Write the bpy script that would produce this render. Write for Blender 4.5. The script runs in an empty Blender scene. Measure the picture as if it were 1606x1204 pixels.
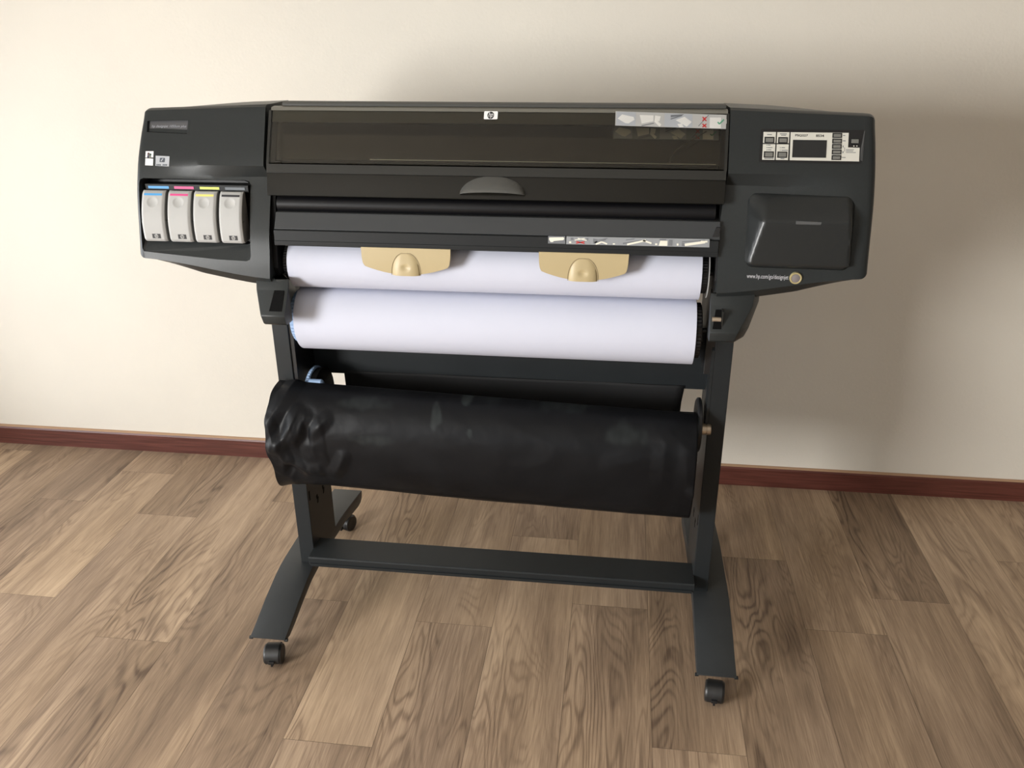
import bpy, bmesh, math, random
from mathutils import Vector, Matrix, noise
random.seed(7)
scene = bpy.context.scene
COL = scene.collection
PI = math.pi

# ------------------------------------------------------------------ camera
FPX, CX, CY, CZ, YAW, PITCH, ROLL = 1331.5029, .2706, -1.8048, 1.4925, .1282, .4126, -.0060
cy_, sy_, cp_, sp_ = math.cos(YAW), math.sin(YAW), math.cos(PITCH), math.sin(PITCH)
FW = Vector((-sy_*cp_, cy_*cp_, -sp_)); RT0 = Vector((cy_, sy_, 0)); UP0 = RT0.cross(FW)
RT = math.cos(ROLL)*RT0 + math.sin(ROLL)*UP0
UP = -math.sin(ROLL)*RT0 + math.cos(ROLL)*UP0
CAMP = Vector((CX, CY, CZ))
cam = bpy.data.cameras.new('camera'); camo = bpy.data.objects.new('camera', cam); COL.objects.link(camo)
M = Matrix((RT, UP, -FW)).transposed().to_4x4(); M.translation = CAMP
camo.matrix_world = M
cam.sensor_width = 36; cam.lens = 36*FPX/1606; cam.clip_start = .02
scene.camera = camo

def ray(u, v, axis, val):
    """point of the place seen at u, v of the photograph, on the plane axis = val"""
    d = FW + RT*((u-803)/FPX) + UP*((602-v)/FPX)
    s = (val-CAMP[axis])/d[axis]
    return CAMP + d*s

# front profile of the printer's housings: depth y against height z
ZS = [.90, .95, .99, 1.02, 1.07, 1.14, 1.20, 1.25, 1.30, 1.34]
YS = [-.095, -.092, -.088, -.082, -.072, -.055, -.03, 0, .03, .054]
def F(z):
    if z <= ZS[0]: return YS[0]
    for i in range(len(ZS)-1):
        if z <= ZS[i+1]:
            t = (z-ZS[i])/(ZS[i+1]-ZS[i])
            # Catmull-Rom for a smooth profile
            p0 = YS[max(i-1, 0)]; p1 = YS[i]; p2 = YS[i+1]; p3 = YS[min(i+2, len(YS)-1)]
            return .5*((2*p1)+(p2-p0)*t+(2*p0-5*p1+4*p2-p3)*t*t+(3*p1-p0-3*p2+p3)*t**3)
    return YS[-1]
def at(u, v):
    """x, z on the housing front"""
    y = -.05
    for i in range(25):
        P = ray(u, v, 1, y); y = F(P.z)
    return P.x, P.z
def aty(u, v, y):
    P = ray(u, v, 1, y); return P.x, P.z

# ------------------------------------------------------------------ materials
def lin(r, g, b):
    f = lambda c: (c/12.92 if c <= .04045 else ((c+.055)/1.055)**2.4)
    return (f(r/255), f(g/255), f(b/255), 1)
def mat(name, col, rough=.5, metal=0, spec=.5, bump=0, bscale=400, var=0, vscale=6, coat=0):
    m = bpy.data.materials.new(name); m.use_nodes = True
    nt = m.node_tree; b = nt.nodes['Principled BSDF']
    b.inputs['Base Color'].default_value = col; b.inputs['Roughness'].default_value = rough
    b.inputs['Metallic'].default_value = metal; b.inputs['Specular IOR Level'].default_value = spec
    b.inputs['Coat Weight'].default_value = coat
    tc = nt.nodes.new('ShaderNodeTexCoord')
    if var:
        n = nt.nodes.new('ShaderNodeTexNoise'); n.inputs['Scale'].default_value = vscale; n.inputs['Detail'].default_value = 6
        nt.links.new(tc.outputs['Object'], n.inputs['Vector'])
        r = nt.nodes.new('ShaderNodeValToRGB')
        r.color_ramp.elements[0].position = .3; r.color_ramp.elements[1].position = .7
        r.color_ramp.elements[0].color = [c*(1-var) for c in col[:3]]+[1]
        r.color_ramp.elements[1].color = [min(1, c*(1+var)) for c in col[:3]]+[1]
        nt.links.new(n.outputs['Fac'], r.inputs['Fac']); nt.links.new(r.outputs['Color'], b.inputs['Base Color'])
    if bump:
        n2 = nt.nodes.new('ShaderNodeTexNoise'); n2.inputs['Scale'].default_value = bscale; n2.inputs['Detail'].default_value = 4
        nt.links.new(tc.outputs['Object'], n2.inputs['Vector'])
        bp = nt.nodes.new('ShaderNodeBump'); bp.inputs['Strength'].default_value = bump; bp.inputs['Distance'].default_value = .001
        nt.links.new(n2.outputs['Fac'], bp.inputs['Height']); nt.links.new(bp.outputs['Normal'], b.inputs['Normal'])
    return m

PLASTIC = mat('charcoal_plastic', (.0205, .0236, .0242, 1), .38, spec=.34, bump=.2, bscale=900, var=.06, vscale=300)
COVERP = mat('cover_plastic', (.018, .020, .0205, 1), .30, bump=.2, bscale=900)
DARKP = mat('dark_plastic', (.018, .019, .020, 1), .5, bump=.15, bscale=700)
BLACK = mat('black_plastic', (.008, .008, .009, 1), .45)
VOID = mat('recess_shade', (.003, .003, .003, 1), .8, spec=.1)  # near black: the shade of slots and hollows is in the colour
GLINT = mat('highlight_edge', (.05, .053, .055, 1), .16, spec=.8)
BARM = mat('bar_plastic', (.014, .0155, .0165, 1), .5, spec=.22, bump=.15, bscale=700)
PLATE = mat('grey_plate', (.050, .053, .056, 1), .40, metal=.2, spec=.3)
STEEL = mat('stand_steel', (.0135, .016, .0175, 1), .46, spec=.3, bump=.2, bscale=800, var=.12, vscale=9)
FOOTM = mat('foot_steel', (.023, .026, .028, 1), .48, bump=.2, bscale=800, var=.15, vscale=9)
ROLLER = mat('roller_black', (.004, .004, .005, 1), .45, spec=.25)
LIDLOW = mat('lid_gloss', (.007, .0065, .005, 1), .24, spec=.3, var=.1, vscale=12)
LIDRIM = mat('lid_rim', (.020, .020, .018, 1), .38, spec=.35)
HINGE = mat('hinge_plastic', (.050, .050, .046, 1), .4)
PAPER = mat('white_paper', (.57, .59, .69, 1), .75, spec=.25)
CORE = mat('cardboard', (.35, .25, .16, 1), .8)
BLUE = mat('blue_hub', (.27, .39, .58, 1), .45)
METAL = mat('spindle_metal', (.55, .46, .36, 1), .35, metal=.8)
BEIGE = mat('beige_plastic', (.43, .345, .19, 1), .42, bump=.05)
CART = mat('light_grey_plastic', (.40, .40, .39, 1), .6, spec=.25, bump=.05)
CARTSIDE = mat('cartridge_side', (.20, .20, .195, 1), .5)
CYAN = mat('cyan_ink_stripe', (.06, .30, .62, 1), .5)
MAGENTA = mat('magenta_ink_stripe', (.62, .06, .22, 1), .5)
YELLOW = mat('yellow_ink_stripe', (.72, .62, .16, 1), .5)
YGREEN = mat('lime_label', (.55, .60, .10, 1), .5)
KBLACK = mat('black_ink_stripe', (.012, .012, .015, 1), .5)
GREYLAB = mat('grey_label', (.10, .115, .13, 1), .5)
WHITE = mat('sticker_white', (.80, .80, .80, 1), .45)
OFFWHITE = mat('panel_white', (.62, .61, .55, 1), .5)
SILVER = mat('silver_sticker', (.42, .44, .47, 1), .4)
INKTXT = mat('black_print', (.01, .01, .012, 1), .5)
PALETXT = mat('pale_print', (.50, .50, .53, 1), .5)
GREYTXT = mat('grey_print', (.30, .31, .34, 1), .5)
BUTTON = mat('grey_button', (.17, .17, .155, 1), .45)
SCREEN = mat('lcd_screen', (.018, .019, .020, 1), .25)
STICK_A = mat('sticker_grey', (.46, .46, .45, 1), .4)
STICK_B = mat('sticker_cream', (.78, .76, .66, 1), .4)
STICK_C = mat('sticker_slate', (.16, .17, .185, 1), .45)
STICK_D = mat('sticker_midgrey', (.27, .285, .30, 1), .45)
RED = mat('red_print', (.50, .03, .03, 1), .5)
GREEN = mat('green_print', (.10, .33, .20, 1), .5)
GOLD = mat('brass_ring', (.55, .47, .25, 1), .35, metal=.4)
BADGE = mat('badge_grey', (.20, .18, .18, 1), .3)
PLAQ = mat('plaque_grey', (.085, .085, .09, 1), .3)
RUBBER = mat('caster_black', (.016, .016, .016, 1), .4, var=.3, vscale=60)

def cloth_mat():
    m = mat('black_nylon', (.006, .0065, .0075, 1), .42, spec=.17)
    nt = m.node_tree; b = nt.nodes['Principled BSDF']
    tc = nt.nodes.new('ShaderNodeTexCoord')
    n = nt.nodes.new('ShaderNodeTexNoise'); n.inputs['Scale'].default_value = 3.4; n.inputs['Detail'].default_value = 5; n.inputs['Distortion'].default_value = .8
    nt.links.new(tc.outputs['Object'], n.inputs['Vector'])
    r = nt.nodes.new('ShaderNodeValToRGB'); e = r.color_ramp.elements
    e[0].position = .42; e[0].color = (.0045, .0048, .0058, 1); e[1].position = .74; e[1].color = (.0095, .0102, .0118, 1)
    nt.links.new(n.outputs['Fac'], r.inputs['Fac']); nt.links.new(r.outputs['Color'], b.inputs['Base Color'])
    at_ = nt.nodes.new('ShaderNodeAttribute'); at_.attribute_name = 'scuff'
    mx = nt.nodes.new('ShaderNodeMix'); mx.data_type = 'RGBA'; mx.inputs['B'].default_value = (.030, .036, .036, 1)
    nt.links.new(at_.outputs['Fac'], mx.inputs['Factor']); nt.links.new(r.outputs['Color'], mx.inputs['A']); nt.links.new(mx.outputs['Result'], b.inputs['Base Color'])
    n2 = nt.nodes.new('ShaderNodeTexNoise'); n2.inputs['Scale'].default_value = 16; n2.inputs['Detail'].default_value = 5
    nt.links.new(tc.outputs['Object'], n2.inputs['Vector'])
    bp = nt.nodes.new('ShaderNodeBump'); bp.inputs['Strength'].default_value = .18; bp.inputs['Distance'].default_value = .01
    nt.links.new(n2.outputs['Fac'], bp.inputs['Height']); nt.links.new(bp.outputs['Normal'], b.inputs['Normal'])
    return m
NYLON = cloth_mat()

def smoked_mat():
    m = bpy.data.materials.new('smoked_acrylic'); m.use_nodes = True
    nt = m.node_tree; nt.nodes.remove(nt.nodes['Principled BSDF']); out = nt.nodes['Material Output']
    tr = nt.nodes.new('ShaderNodeBsdfTransparent'); tr.inputs['Color'].default_value = (.81, .79, .73, 1)
    gl = nt.nodes.new('ShaderNodeBsdfGlossy'); gl.inputs['Roughness'].default_value = .06
    fr = nt.nodes.new('ShaderNodeFresnel'); fr.inputs['IOR'].default_value = 1.5
    mx = nt.nodes.new('ShaderNodeMixShader')
    nt.links.new(fr.outputs[0], mx.inputs[0]); nt.links.new(tr.outputs[0], mx.inputs[1]); nt.links.new(gl.outputs[0], mx.inputs[2])
    nt.links.new(mx.outputs[0], out.inputs['Surface'])
    return m
SMOKED = smoked_mat()
INNER = mat('inner_cover', (.034, .032, .027, 1), .18, metal=.7)

def film_mat(src):
    m = src.copy(); m.name = 'film_'+src.name; nt = m.node_tree; b = nt.nodes['Principled BSDF']; out = nt.nodes['Material Output']
    tr = nt.nodes.new('ShaderNodeBsdfTranslucent'); c = b.inputs['Base Color'].default_value; tr.inputs['Color'].default_value = c
    mx = nt.nodes.new('ShaderNodeMixShader'); mx.inputs[0].default_value = .5
    b.inputs['Base Color'].default_value = [min(1, v*1.5) for v in c[:3]]+[1]
    nt.links.new(b.outputs[0], mx.inputs[1]); nt.links.new(tr.outputs[0], mx.inputs[2]); nt.links.new(mx.outputs[0], out.inputs['Surface'])
    return m

def wall_mat():
    m = mat('cream_plaster', (.72, .675, .585, 1), .85, spec=.2)
    nt = m.node_tree; b = nt.nodes['Principled BSDF']
    tc = nt.nodes.new('ShaderNodeTexCoord')
    n = nt.nodes.new('ShaderNodeTexNoise'); n.inputs['Scale'].default_value = 130; n.inputs['Detail'].default_value = 3
    n3 = nt.nodes.new('ShaderNodeTexNoise'); n3.inputs['Scale'].default_value = 38; n3.inputs['Detail'].default_value = 4
    ad = nt.nodes.new('ShaderNodeMath'); ad.operation = 'ADD'
    ml = nt.nodes.new('ShaderNodeMath'); ml.operation = 'MULTIPLY'; ml.inputs[1].default_value = .9
    nt.links.new(tc.outputs['Object'], n.inputs['Vector']); nt.links.new(tc.outputs['Object'], n3.inputs['Vector'])
    nt.links.new(n.outputs['Fac'], ad.inputs[0]); nt.links.new(n3.outputs['Fac'], ml.inputs[0]); nt.links.new(ml.outputs[0], ad.inputs[1])
    bp = nt.nodes.new('ShaderNodeBump'); bp.inputs['Strength'].default_value = .22; bp.inputs['Distance'].default_value = .002
    nt.links.new(ad.outputs[0], bp.inputs['Height']); nt.links.new(bp.outputs['Normal'], b.inputs['Normal'])
    v = nt.nodes.new('ShaderNodeTexNoise'); v.inputs['Scale'].default_value = 2.2; v.inputs['Detail'].default_value = 3
    nt.links.new(tc.outputs['Object'], v.inputs['Vector'])
    r = nt.nodes.new('ShaderNodeValToRGB'); e = r.color_ramp.elements
    e[0].position = .35; e[0].color = (.71, .67, .595, 1); e[1].position = .65; e[1].color = (.74, .70, .62, 1)
    nt.links.new(v.outputs['Fac'], r.inputs['Fac']); nt.links.new(r.outputs['Color'], b.inputs['Base Color'])
    return m
PLASTER = wall_mat()
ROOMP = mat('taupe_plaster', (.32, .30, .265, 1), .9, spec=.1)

def mahogany():
    m = mat('mahogany', (.17, .045, .03, 1), .38)
    nt = m.node_tree; b = nt.nodes['Principled BSDF']
    tc = nt.nodes.new('ShaderNodeTexCoord'); mp = nt.nodes.new('ShaderNodeMapping'); mp.inputs['Scale'].default_value = (6, 60, 160)
    n = nt.nodes.new('ShaderNodeTexNoise'); n.inputs['Scale'].default_value = 1; n.inputs['Detail'].default_value = 6
    nt.links.new(tc.outputs['Object'], mp.inputs['Vector']); nt.links.new(mp.outputs[0], n.inputs['Vector'])
    r = nt.nodes.new('ShaderNodeValToRGB'); e = r.color_ramp.elements
    e[0].position = .3; e[0].color = (.070, .019, .013, 1); e[1].position = .75; e[1].color = (.145, .046, .034, 1)
    nt.links.new(n.outputs['Fac'], r.inputs['Fac']); nt.links.new(r.outputs['Color'], b.inputs['Base Color'])
    return m
MAHOG = mahogany()

def wood_mat():
    m = bpy.data.materials.new('oak_plank_vinyl'); m.use_nodes = True
    nt = m.node_tree; N = nt.nodes; L = nt.links; b = N['Principled BSDF']
    b.inputs['Roughness'].default_value = .46; b.inputs['Specular IOR Level'].default_value = .22
    uv = N.new('ShaderNodeUVMap'); uv.uv_map = 'plank'
    def mapping(sx, sy):
        mp = N.new('ShaderNodeMapping'); mp.inputs['Scale'].default_value = (sx, sy, 1); L.new(uv.outputs[0], mp.inputs['Vector']); return mp
    def noisen(mp, detail=4, dist=0, rough=.5):
        n = N.new('ShaderNodeTexNoise'); n.inputs['Scale'].default_value = 1; n.inputs['Detail'].default_value = detail
        n.inputs['Distortion'].default_value = dist; n.inputs['Roughness'].default_value = rough
        L.new(mp.outputs[0], n.inputs['Vector']); return n
    def math_(op, a, bb=None):
        n = N.new('ShaderNodeMath'); n.operation = op
        for i, x in enumerate((a, bb)):
            if x is None: continue
            if isinstance(x, (int, float)): n.inputs[i].default_value = x
            else: L.new(x, n.inputs[i])
        return n.outputs[0]
    # cathedral figure: contour lines of a stretched noise
    big = noisen(mapping(8.0, 1.3), 2.6, .5, .48)
    rings = math_('SINE', math_('MULTIPLY', big.outputs['Fac'], 125))
    rings = math_('MULTIPLY', math_('ADD', rings, 1), .5)
    rings = math_('POWER', rings, 2.6)
    amp = noisen(mapping(5, 1.0), 2, .2)
    ampr = N.new('ShaderNodeMapRange'); ampr.inputs[1].default_value = .43; ampr.inputs[2].default_value = .66
    L.new(amp.outputs['Fac'], ampr.inputs[0])
    rings = math_('MULTIPLY', rings, math_('ADD', math_('MULTIPLY', ampr.outputs[0], .9), .06))
    fine = noisen(mapping(300, 9), 4, .2, .65)
    mid = noisen(mapping(34, 1.6), 4, .5, .55)
    broad = noisen(mapping(6, 1.1), 3, .6)
    at_ = N.new('ShaderNodeAttribute'); at_.attribute_name = 'tone'
    f = math_('ADD', math_('MULTIPLY', rings, -.22), math_('MULTIPLY', fine.outputs['Fac'], .50))
    f = math_('ADD', f, math_('MULTIPLY', mid.outputs['Fac'], .44))
    f = math_('ADD', f, math_('MULTIPLY', broad.outputs['Fac'], .62))
    f = math_('ADD', f, math_('MULTIPLY', at_.outputs['Fac'], .14))
    f = math_('SUBTRACT', f, .445)
    r = N.new('ShaderNodeValToRGB'); e = r.color_ramp.elements
    e[0].position = 0; e[0].color = lin(96, 80, 67)
    e[1].position = 1; e[1].color = lin(219, 197, 170)
    x = e.new(.30); x.color = lin(149, 128, 107)
    x = e.new(.55); x.color = lin(187, 164, 138)
    L.new(f, r.inputs['Fac'])
    # greyish / pinkish drift between planks
    hn = noisen(mapping(3.2, .7), 2, .3)
    mx = N.new('ShaderNodeMix'); mx.data_type = 'RGBA'; mx.blend_type = 'MULTIPLY'
    hr = N.new('ShaderNodeValToRGB'); h = hr.color_ramp.elements
    h[0].position = .35; h[0].color = (1.0, .975, .93, 1); h[1].position = .65; h[1].color = (.95, .94, .95, 1)
    L.new(hn.outputs['Fac'], hr.inputs['Fac'])
    mx.inputs['Factor'].default_value = 1
    L.new(r.outputs['Color'], mx.inputs['A']); L.new(hr.outputs['Color'], mx.inputs['B'])
    L.new(mx.outputs['Result'], b.inputs['Base Color'])
    bp = N.new('ShaderNodeBump'); bp.inputs['Strength'].default_value = .15; bp.inputs['Distance'].default_value = .0006
    L.new(fine.outputs['Fac'], bp.inputs['Height']); L.new(bp.outputs['Normal'], b.inputs['Normal'])
    return m
WOOD = wood_mat()
SEAM = mat('plank_seam', (.10, .075, .055, 1), .7)

# ------------------------------------------------------------------ helpers
def fin(o, parent=None, label=None, cat=None, group=None, kind=None):
    COL.objects.link(o)
    if parent is not None:
        o.parent = parent
        T = Matrix.Identity(4); p = parent
        loc = Vector((0, 0, 0))
        while p is not None and p.type == 'EMPTY':
            loc += p.location; p = p.parent
        o.matrix_parent_inverse = Matrix.Translation(-loc)
    if label: o['label'] = label
    if cat: o['category'] = cat
    if group: o['group'] = group
    if kind: o['kind'] = kind
    return o
def empty(name, loc, label, cat, group=None):
    o = bpy.data.objects.new(name, None); o.location = loc; o.empty_display_size = .05
    return fin(o, None, label, cat, group)
def mesh(name, verts, faces, m, parent=None, smooth=False, angle=None, **kw):
    me = bpy.data.meshes.new(name); me.from_pydata([tuple(v) for v in verts], [], faces)
    bm = bmesh.new(); bm.from_mesh(me); bmesh.ops.recalc_face_normals(bm, faces=bm.faces); bm.to_mesh(me); bm.free()
    return from_me(name, me, m, parent, smooth, angle, **kw)
def from_me(name, me, m, parent=None, smooth=False, angle=None, **kw):
    for x in (m if isinstance(m, (list, tuple)) else [m]): me.materials.append(x)
    if smooth or angle:
        for p in me.polygons: p.use_smooth = True
        if angle: me.set_sharp_from_angle(angle=math.radians(angle))
    o = bpy.data.objects.new(name, me)
    return fin(o, parent, **kw)
def from_bm(name, bm, m, parent=None, smooth=False, angle=None, **kw):
    bmesh.ops.recalc_face_normals(bm, faces=bm.faces)
    me = bpy.data.meshes.new(name); bm.to_mesh(me); bm.free()
    return from_me(name, me, m, parent, smooth, angle, **kw)
def add_box(bm, x0, x1, y0, y1, z0, z1, bev=0, seg=2, mi=0):
    b2 = bmesh.new(); bmesh.ops.create_cube(b2, size=1)
    for v in b2.verts:
        v.co = Vector((x0+(v.co.x+.5)*(x1-x0), y0+(v.co.y+.5)*(y1-y0), z0+(v.co.z+.5)*(z1-z0)))
    if bev: bmesh.ops.bevel(b2, geom=list(b2.edges), offset=bev, segments=seg, affect='EDGES', profile=.5)
    join(bm, b2, mi)
def join(bm, b2, mi=0, M=None):
    mp = {}
    for v in b2.verts: mp[v] = bm.verts.new(M @ v.co if M else v.co)
    for f in b2.faces:
        try:
            nf = bm.faces.new([mp[v] for v in f.verts]); nf.material_index = mi; nf.smooth = f.smooth
        except ValueError: pass
    b2.free()
def box(name, x0, x1, y0, y1, z0, z1, m, parent=None, bev=.002, **kw):
    bm = bmesh.new(); add_box(bm, x0, x1, y0, y1, z0, z1, bev)
    return from_bm(name, bm, m, parent, **kw)
def add_lathe(bm, prof, c, axis='x', n=48, mi=0, teeth=None):
    """prof: list of (along, radius) about an axis through c"""
    rings = []
    for a, r in prof:
        ring = []
        for k in range(n):
            t = 2*PI*k/n
            rr = r
            if teeth and r > teeth[0]: rr = r*(1-teeth[1]*(k % 2))
            p, q = rr*math.cos(t), rr*math.sin(t)
            if axis == 'x': co = (c[0]+a, c[1]+p, c[2]+q)
            elif axis == 'y': co = (c[0]+p, c[1]+a, c[2]+q)
            else: co = (c[0]+p, c[1]+q, c[2]+a)
            ring.append(bm.verts.new(co))
        rings.append(ring)
    for i in range(len(rings)-1):
        for k in range(n):
            f = bm.faces.new((rings[i][k], rings[i][(k+1) % n], rings[i+1][(k+1) % n], rings[i+1][k])); f.material_index = mi
    for ring in (rings[0], rings[-1]):
        f = bm.faces.new(ring); f.material_index = mi
def lathe(name, prof, c, m, parent=None, axis='x', n=48, angle=40, teeth=None, **kw):
    bm = bmesh.new(); add_lathe(bm, prof, c, axis, n, 0, teeth)
    return from_bm(name, bm, m, parent, angle=angle, **kw)
def prism_x(name, pts, x0, x1, m, parent=None, bev=0, angle=None, **kw):
    """extrude a (y, z) outline along x"""
    n = len(pts); vs = [(x0, y, z) for y, z in pts]+[(x1, y, z) for y, z in pts]
    fs = [tuple(range(n)), tuple(range(n, 2*n))]+[(i, (i+1) % n, n+(i+1) % n, n+i) for i in range(n)]
    bm = bmesh.new(); V = [bm.verts.new(v) for v in vs]
    for f in fs: bm.faces.new([V[i] for i in f])
    bmesh.ops.recalc_face_normals(bm, faces=bm.faces)
    if bev: bmesh.ops.bevel(bm, geom=list(bm.edges), offset=bev, segments=2, affect='EDGES', profile=.5)
    return from_bm(name, bm, m, parent, angle=angle, **kw)

def Fd(d=0, R=None):
    return lambda x, z: F(z)-d+(R(x, z) if R else 0)
def rrect(x0, x1, z0, z1, r=0, n=4, shear=0):
    if r <= 0: P = [(x0, z0), (x1, z0), (x1, z1), (x0, z1)]
    else:
        P = []
        for cx, cz, a in ((x1-r, z0+r, -90), (x1-r, z1-r, 0), (x0+r, z1-r, 90), (x0+r, z0+r, 180)):
            for k in range(n+1):
                t = math.radians(a+90*k/n); P.append((cx+r*math.cos(t), cz+r*math.sin(t)))
    return [(x+shear*(z-z0), z) for x, z in P]
def circle(cx, cz, r, n=28, rz=None):
    return [(cx+r*math.cos(2*PI*k/n), cz+(rz or r)*math.sin(2*PI*k/n)) for k in range(n)]
def add_decal(bm, polys, surf, h, base=.0015, mi=0):
    """thin raised plate(s) lying on a surface y = surf(x, z), h thick towards the room"""
    for P in polys:
        n = len(P)
        fr = [bm.verts.new((x, surf(x, z)-h, z)) for x, z in P]
        bk = [bm.verts.new((x, surf(x, z)+base, z)) for x, z in P]
        bm.faces.new(fr).material_index = mi; bm.faces.new(bk[::-1]).material_index = mi
        for i in range(n):
            bm.faces.new((fr[i], bk[i], bk[(i+1) % n], fr[(i+1) % n])).material_index = mi
def decal(name, polys, surf, h, m, parent, base=.0015, **kw):
    if isinstance(polys[0][0], (int, float)): polys = [polys]
    bm = bmesh.new(); add_decal(bm, polys, surf, h, base)
    return from_bm(name, bm, m, parent, **kw)
def text_mesh(s, shear=0, bold=0):
    cu = bpy.data.curves.new('lettering', 'FONT'); cu.body = s; cu.size = 1; cu.shear = shear
    cu.resolution_u = 3; cu.offset = bold
    o = bpy.data.objects.new('lettering', cu); COL.objects.link(o)
    dg = bpy.context.evaluated_depsgraph_get(); dg.update()
    me = bpy.data.meshes.new_from_object(o.evaluated_get(dg)); bpy.data.objects.remove(o); bpy.data.curves.remove(cu)
    return me
def lettering(s, x0, x1, z0, z1, surf, h, m, parent, shear=0, name='lettering', slope=0, bold=0, **kw):
    me = text_mesh(s, shear, bold)
    xs = [v.co.x for v in me.vertices]; ys = [v.co.y for v in me.vertices]
    a, b_, c, d = min(xs), max(xs), min(ys), max(ys)
    for v in me.vertices:
        x = x0+(v.co.x-a)/(b_-a)*(x1-x0); z = z0+(v.co.y-c)/(d-c)*(z1-z0)+slope*(x-x0)
        v.co = (x, surf(x, z)-h, z)
    me.materials.clear()
    return from_me(name, me, m, parent, **kw)

def boolean_cut(o, cutter):
    md = o.modifiers.new('cut', 'BOOLEAN'); md.operation = 'DIFFERENCE'; md.solver = 'EXACT'; md.object = cutter
    dg = bpy.context.evaluated_depsgraph_get(); dg.update()
    me = bpy.data.meshes.new_from_object(o.evaluated_get(dg))
    o.modifiers.clear(); old = o.data; o.data = me; bpy.data.meshes.remove(old)
    bpy.data.objects.remove(cutter)
    for p in me.polygons: p.use_smooth = True
    me.set_sharp_from_angle(angle=math.radians(24))

# ================================================================== the room
WY = .82
RX0, RX1, RY0, RH = -2.35, 4.6, -5.6, 2.75
def struct(o): o['kind'] = 'structure'; return o
# floor: planks of one vinyl floor, laid towards the wall
PW, PO = .2055, -.0165
joints = {-6: [.393], -8: [.444], -4: [.516], -7: [-.045, .651], -1: [-.024], -2: [-.453], -3: [.034], 1: [.099], 2: [-.378],
          3: [.373], 5: [.2212], 7: [.445], -5: [-.183]}
bm = bmesh.new(); uvl = bm.loops.layers.uv.new('plank'); tl = bm.faces.layers.float.new('tone')
g = .00042
for k in range(int((RX0-PO)/PW)-2, int((RX1-PO)/PW)+2):
    x0, x1 = PO+k*PW, PO+(k+1)*PW
    js = joints.get(k) or [random.uniform(-.2, 1.0)]
    js = sorted(js); ys = list(js)
    y = js[0]
    while y > RY0: y -= random.choice((1.39, 1.39, 1.1)); ys.append(y)
    y = js[-1]
    while y < WY: y += 1.39; ys.append(y)
    ys = sorted(max(RY0, min(WY, q)) for q in ys)
    for a, b_ in zip(ys, ys[1:]):
        if b_-a < 1e-4: continue
        ou, ov = random.uniform(0, 40), random.uniform(0, 40)
        v = [bm.verts.new(p) for p in ((x0+g, a+g, 0), (x1-g, a+g, 0), (x1-g, b_-g, 0), (x0+g, b_-g, 0))]
        f = bm.faces.new(v); f[tl] = random.uniform(-.55, .55)
        for lp in f.loops: lp[uvl].uv = (lp.vert.co.x-x0+ou, lp.vert.co.y-a+ov)
nb = len(bm.faces)
v = [bm.verts.new(p) for p in ((RX0-.2, RY0, -.0008), (RX1+.2, RY0, -.0008), (RX1+.2, WY, -.0008), (RX0-.2, WY, -.0008))]
f = bm.faces.new(v); f.material_index = 1
v2 = [bm.verts.new(p) for p in ((RX0-.2, RY0, -.1), (RX1+.2, RY0, -.1), (RX1+.2, WY, -.1), (RX0-.2, WY, -.1))]
f = bm.faces.new(v2[::-1]); f.material_index = 1
for i in range(4):
    f = bm.faces.new((v[i], v2[i], v2[(i+1) % 4], v[(i+1) % 4])); f.material_index = 1
me = bpy.data.meshes.new('floor'); bm.to_mesh(me); bm.free()
struct(from_me('floor', me, [WOOD, SEAM]))
struct(box('wall_back', RX0-.2, RX1+.2, WY, WY+.15, -.1, RH, PLASTER, bev=0))
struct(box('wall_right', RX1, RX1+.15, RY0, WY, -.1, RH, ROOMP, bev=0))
struct(box('ceiling', RX0-.2, RX1+.2, RY0-.15, WY+.15, RH, RH+.1, mat('white_ceiling', (.47, .45, .41, 1), .9, spec=.1), bev=0))
def wall_with_hole(name, axis, c0, c1, a0, a1, h0, h1, w0, w1):
    """a wall slab c0..c1 thick, running a0..a1, with one window hole w0..w1 x h0..h1"""
    bm = bmesh.new()
    for p, q, r, s in ((a0, w0, -.1, RH), (w1, a1, -.1, RH), (w0, w1, -.1, h0), (w0, w1, h1, RH)):
        if axis == 'x': add_box(bm, c0, c1, p, q, r, s)
        else: add_box(bm, p, q, c0, c1, r, s)
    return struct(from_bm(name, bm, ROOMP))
# daylight enters by a wide window in the left wall ; an added one behind the camera gives weak fill
LW = (-3.8, -2.1, .80, 1.75)      # y0, y1, z0, z1
LW2 = (-.95, .35, .20, 1.45)
FILLW = (-1.6, .1, .95, 2.25)       # x0, x1, z0, z1; added opening for the front fill
bm = bmesh.new()
for p, q, r, t_ in ((RY0, LW[0], -.1, RH), (LW[1], LW2[0], -.1, RH), (LW2[1], WY, -.1, RH), (LW[0], LW[1], -.1, LW[2]), (LW[0], LW[1], LW[3], RH), (LW2[0], LW2[1], -.1, LW2[2]), (LW2[0], LW2[1], LW2[3], RH)):
    add_box(bm, RX0-.2, RX0, p, q, r, t_)
struct(from_bm('wall_left', bm, PLASTER))
wall_with_hole('wall_front', 'y', RY0-.15, RY0, RX0-.2, RX1+.2, FILLW[2], FILLW[3], FILLW[0], FILLW[1])
FRAME = mat('white_window_frame', (.75, .75, .73, 1), .4)
xa, xb = RX0-.12, RX0-.07
for wn, (y0, y1, z0, z1) in (('window_1', LW), ('window_3', LW2)):
    bm = bmesh.new()
    for p in ((y0, y0+.05, z0, z1), (y1-.05, y1, z0, z1), (y0, y1, z0, z0+.05), (y0, y1, z1-.05, z1), ((y0+y1)/2-.03, (y0+y1)/2+.03, z0, z1)):
        add_box(bm, xa, xb, *p)
    struct(from_bm(wn, bm, FRAME))
bm = bmesh.new(); x0, x1, z0, z1 = FILLW; ya, yb = RY0-.1, RY0-.05
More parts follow.
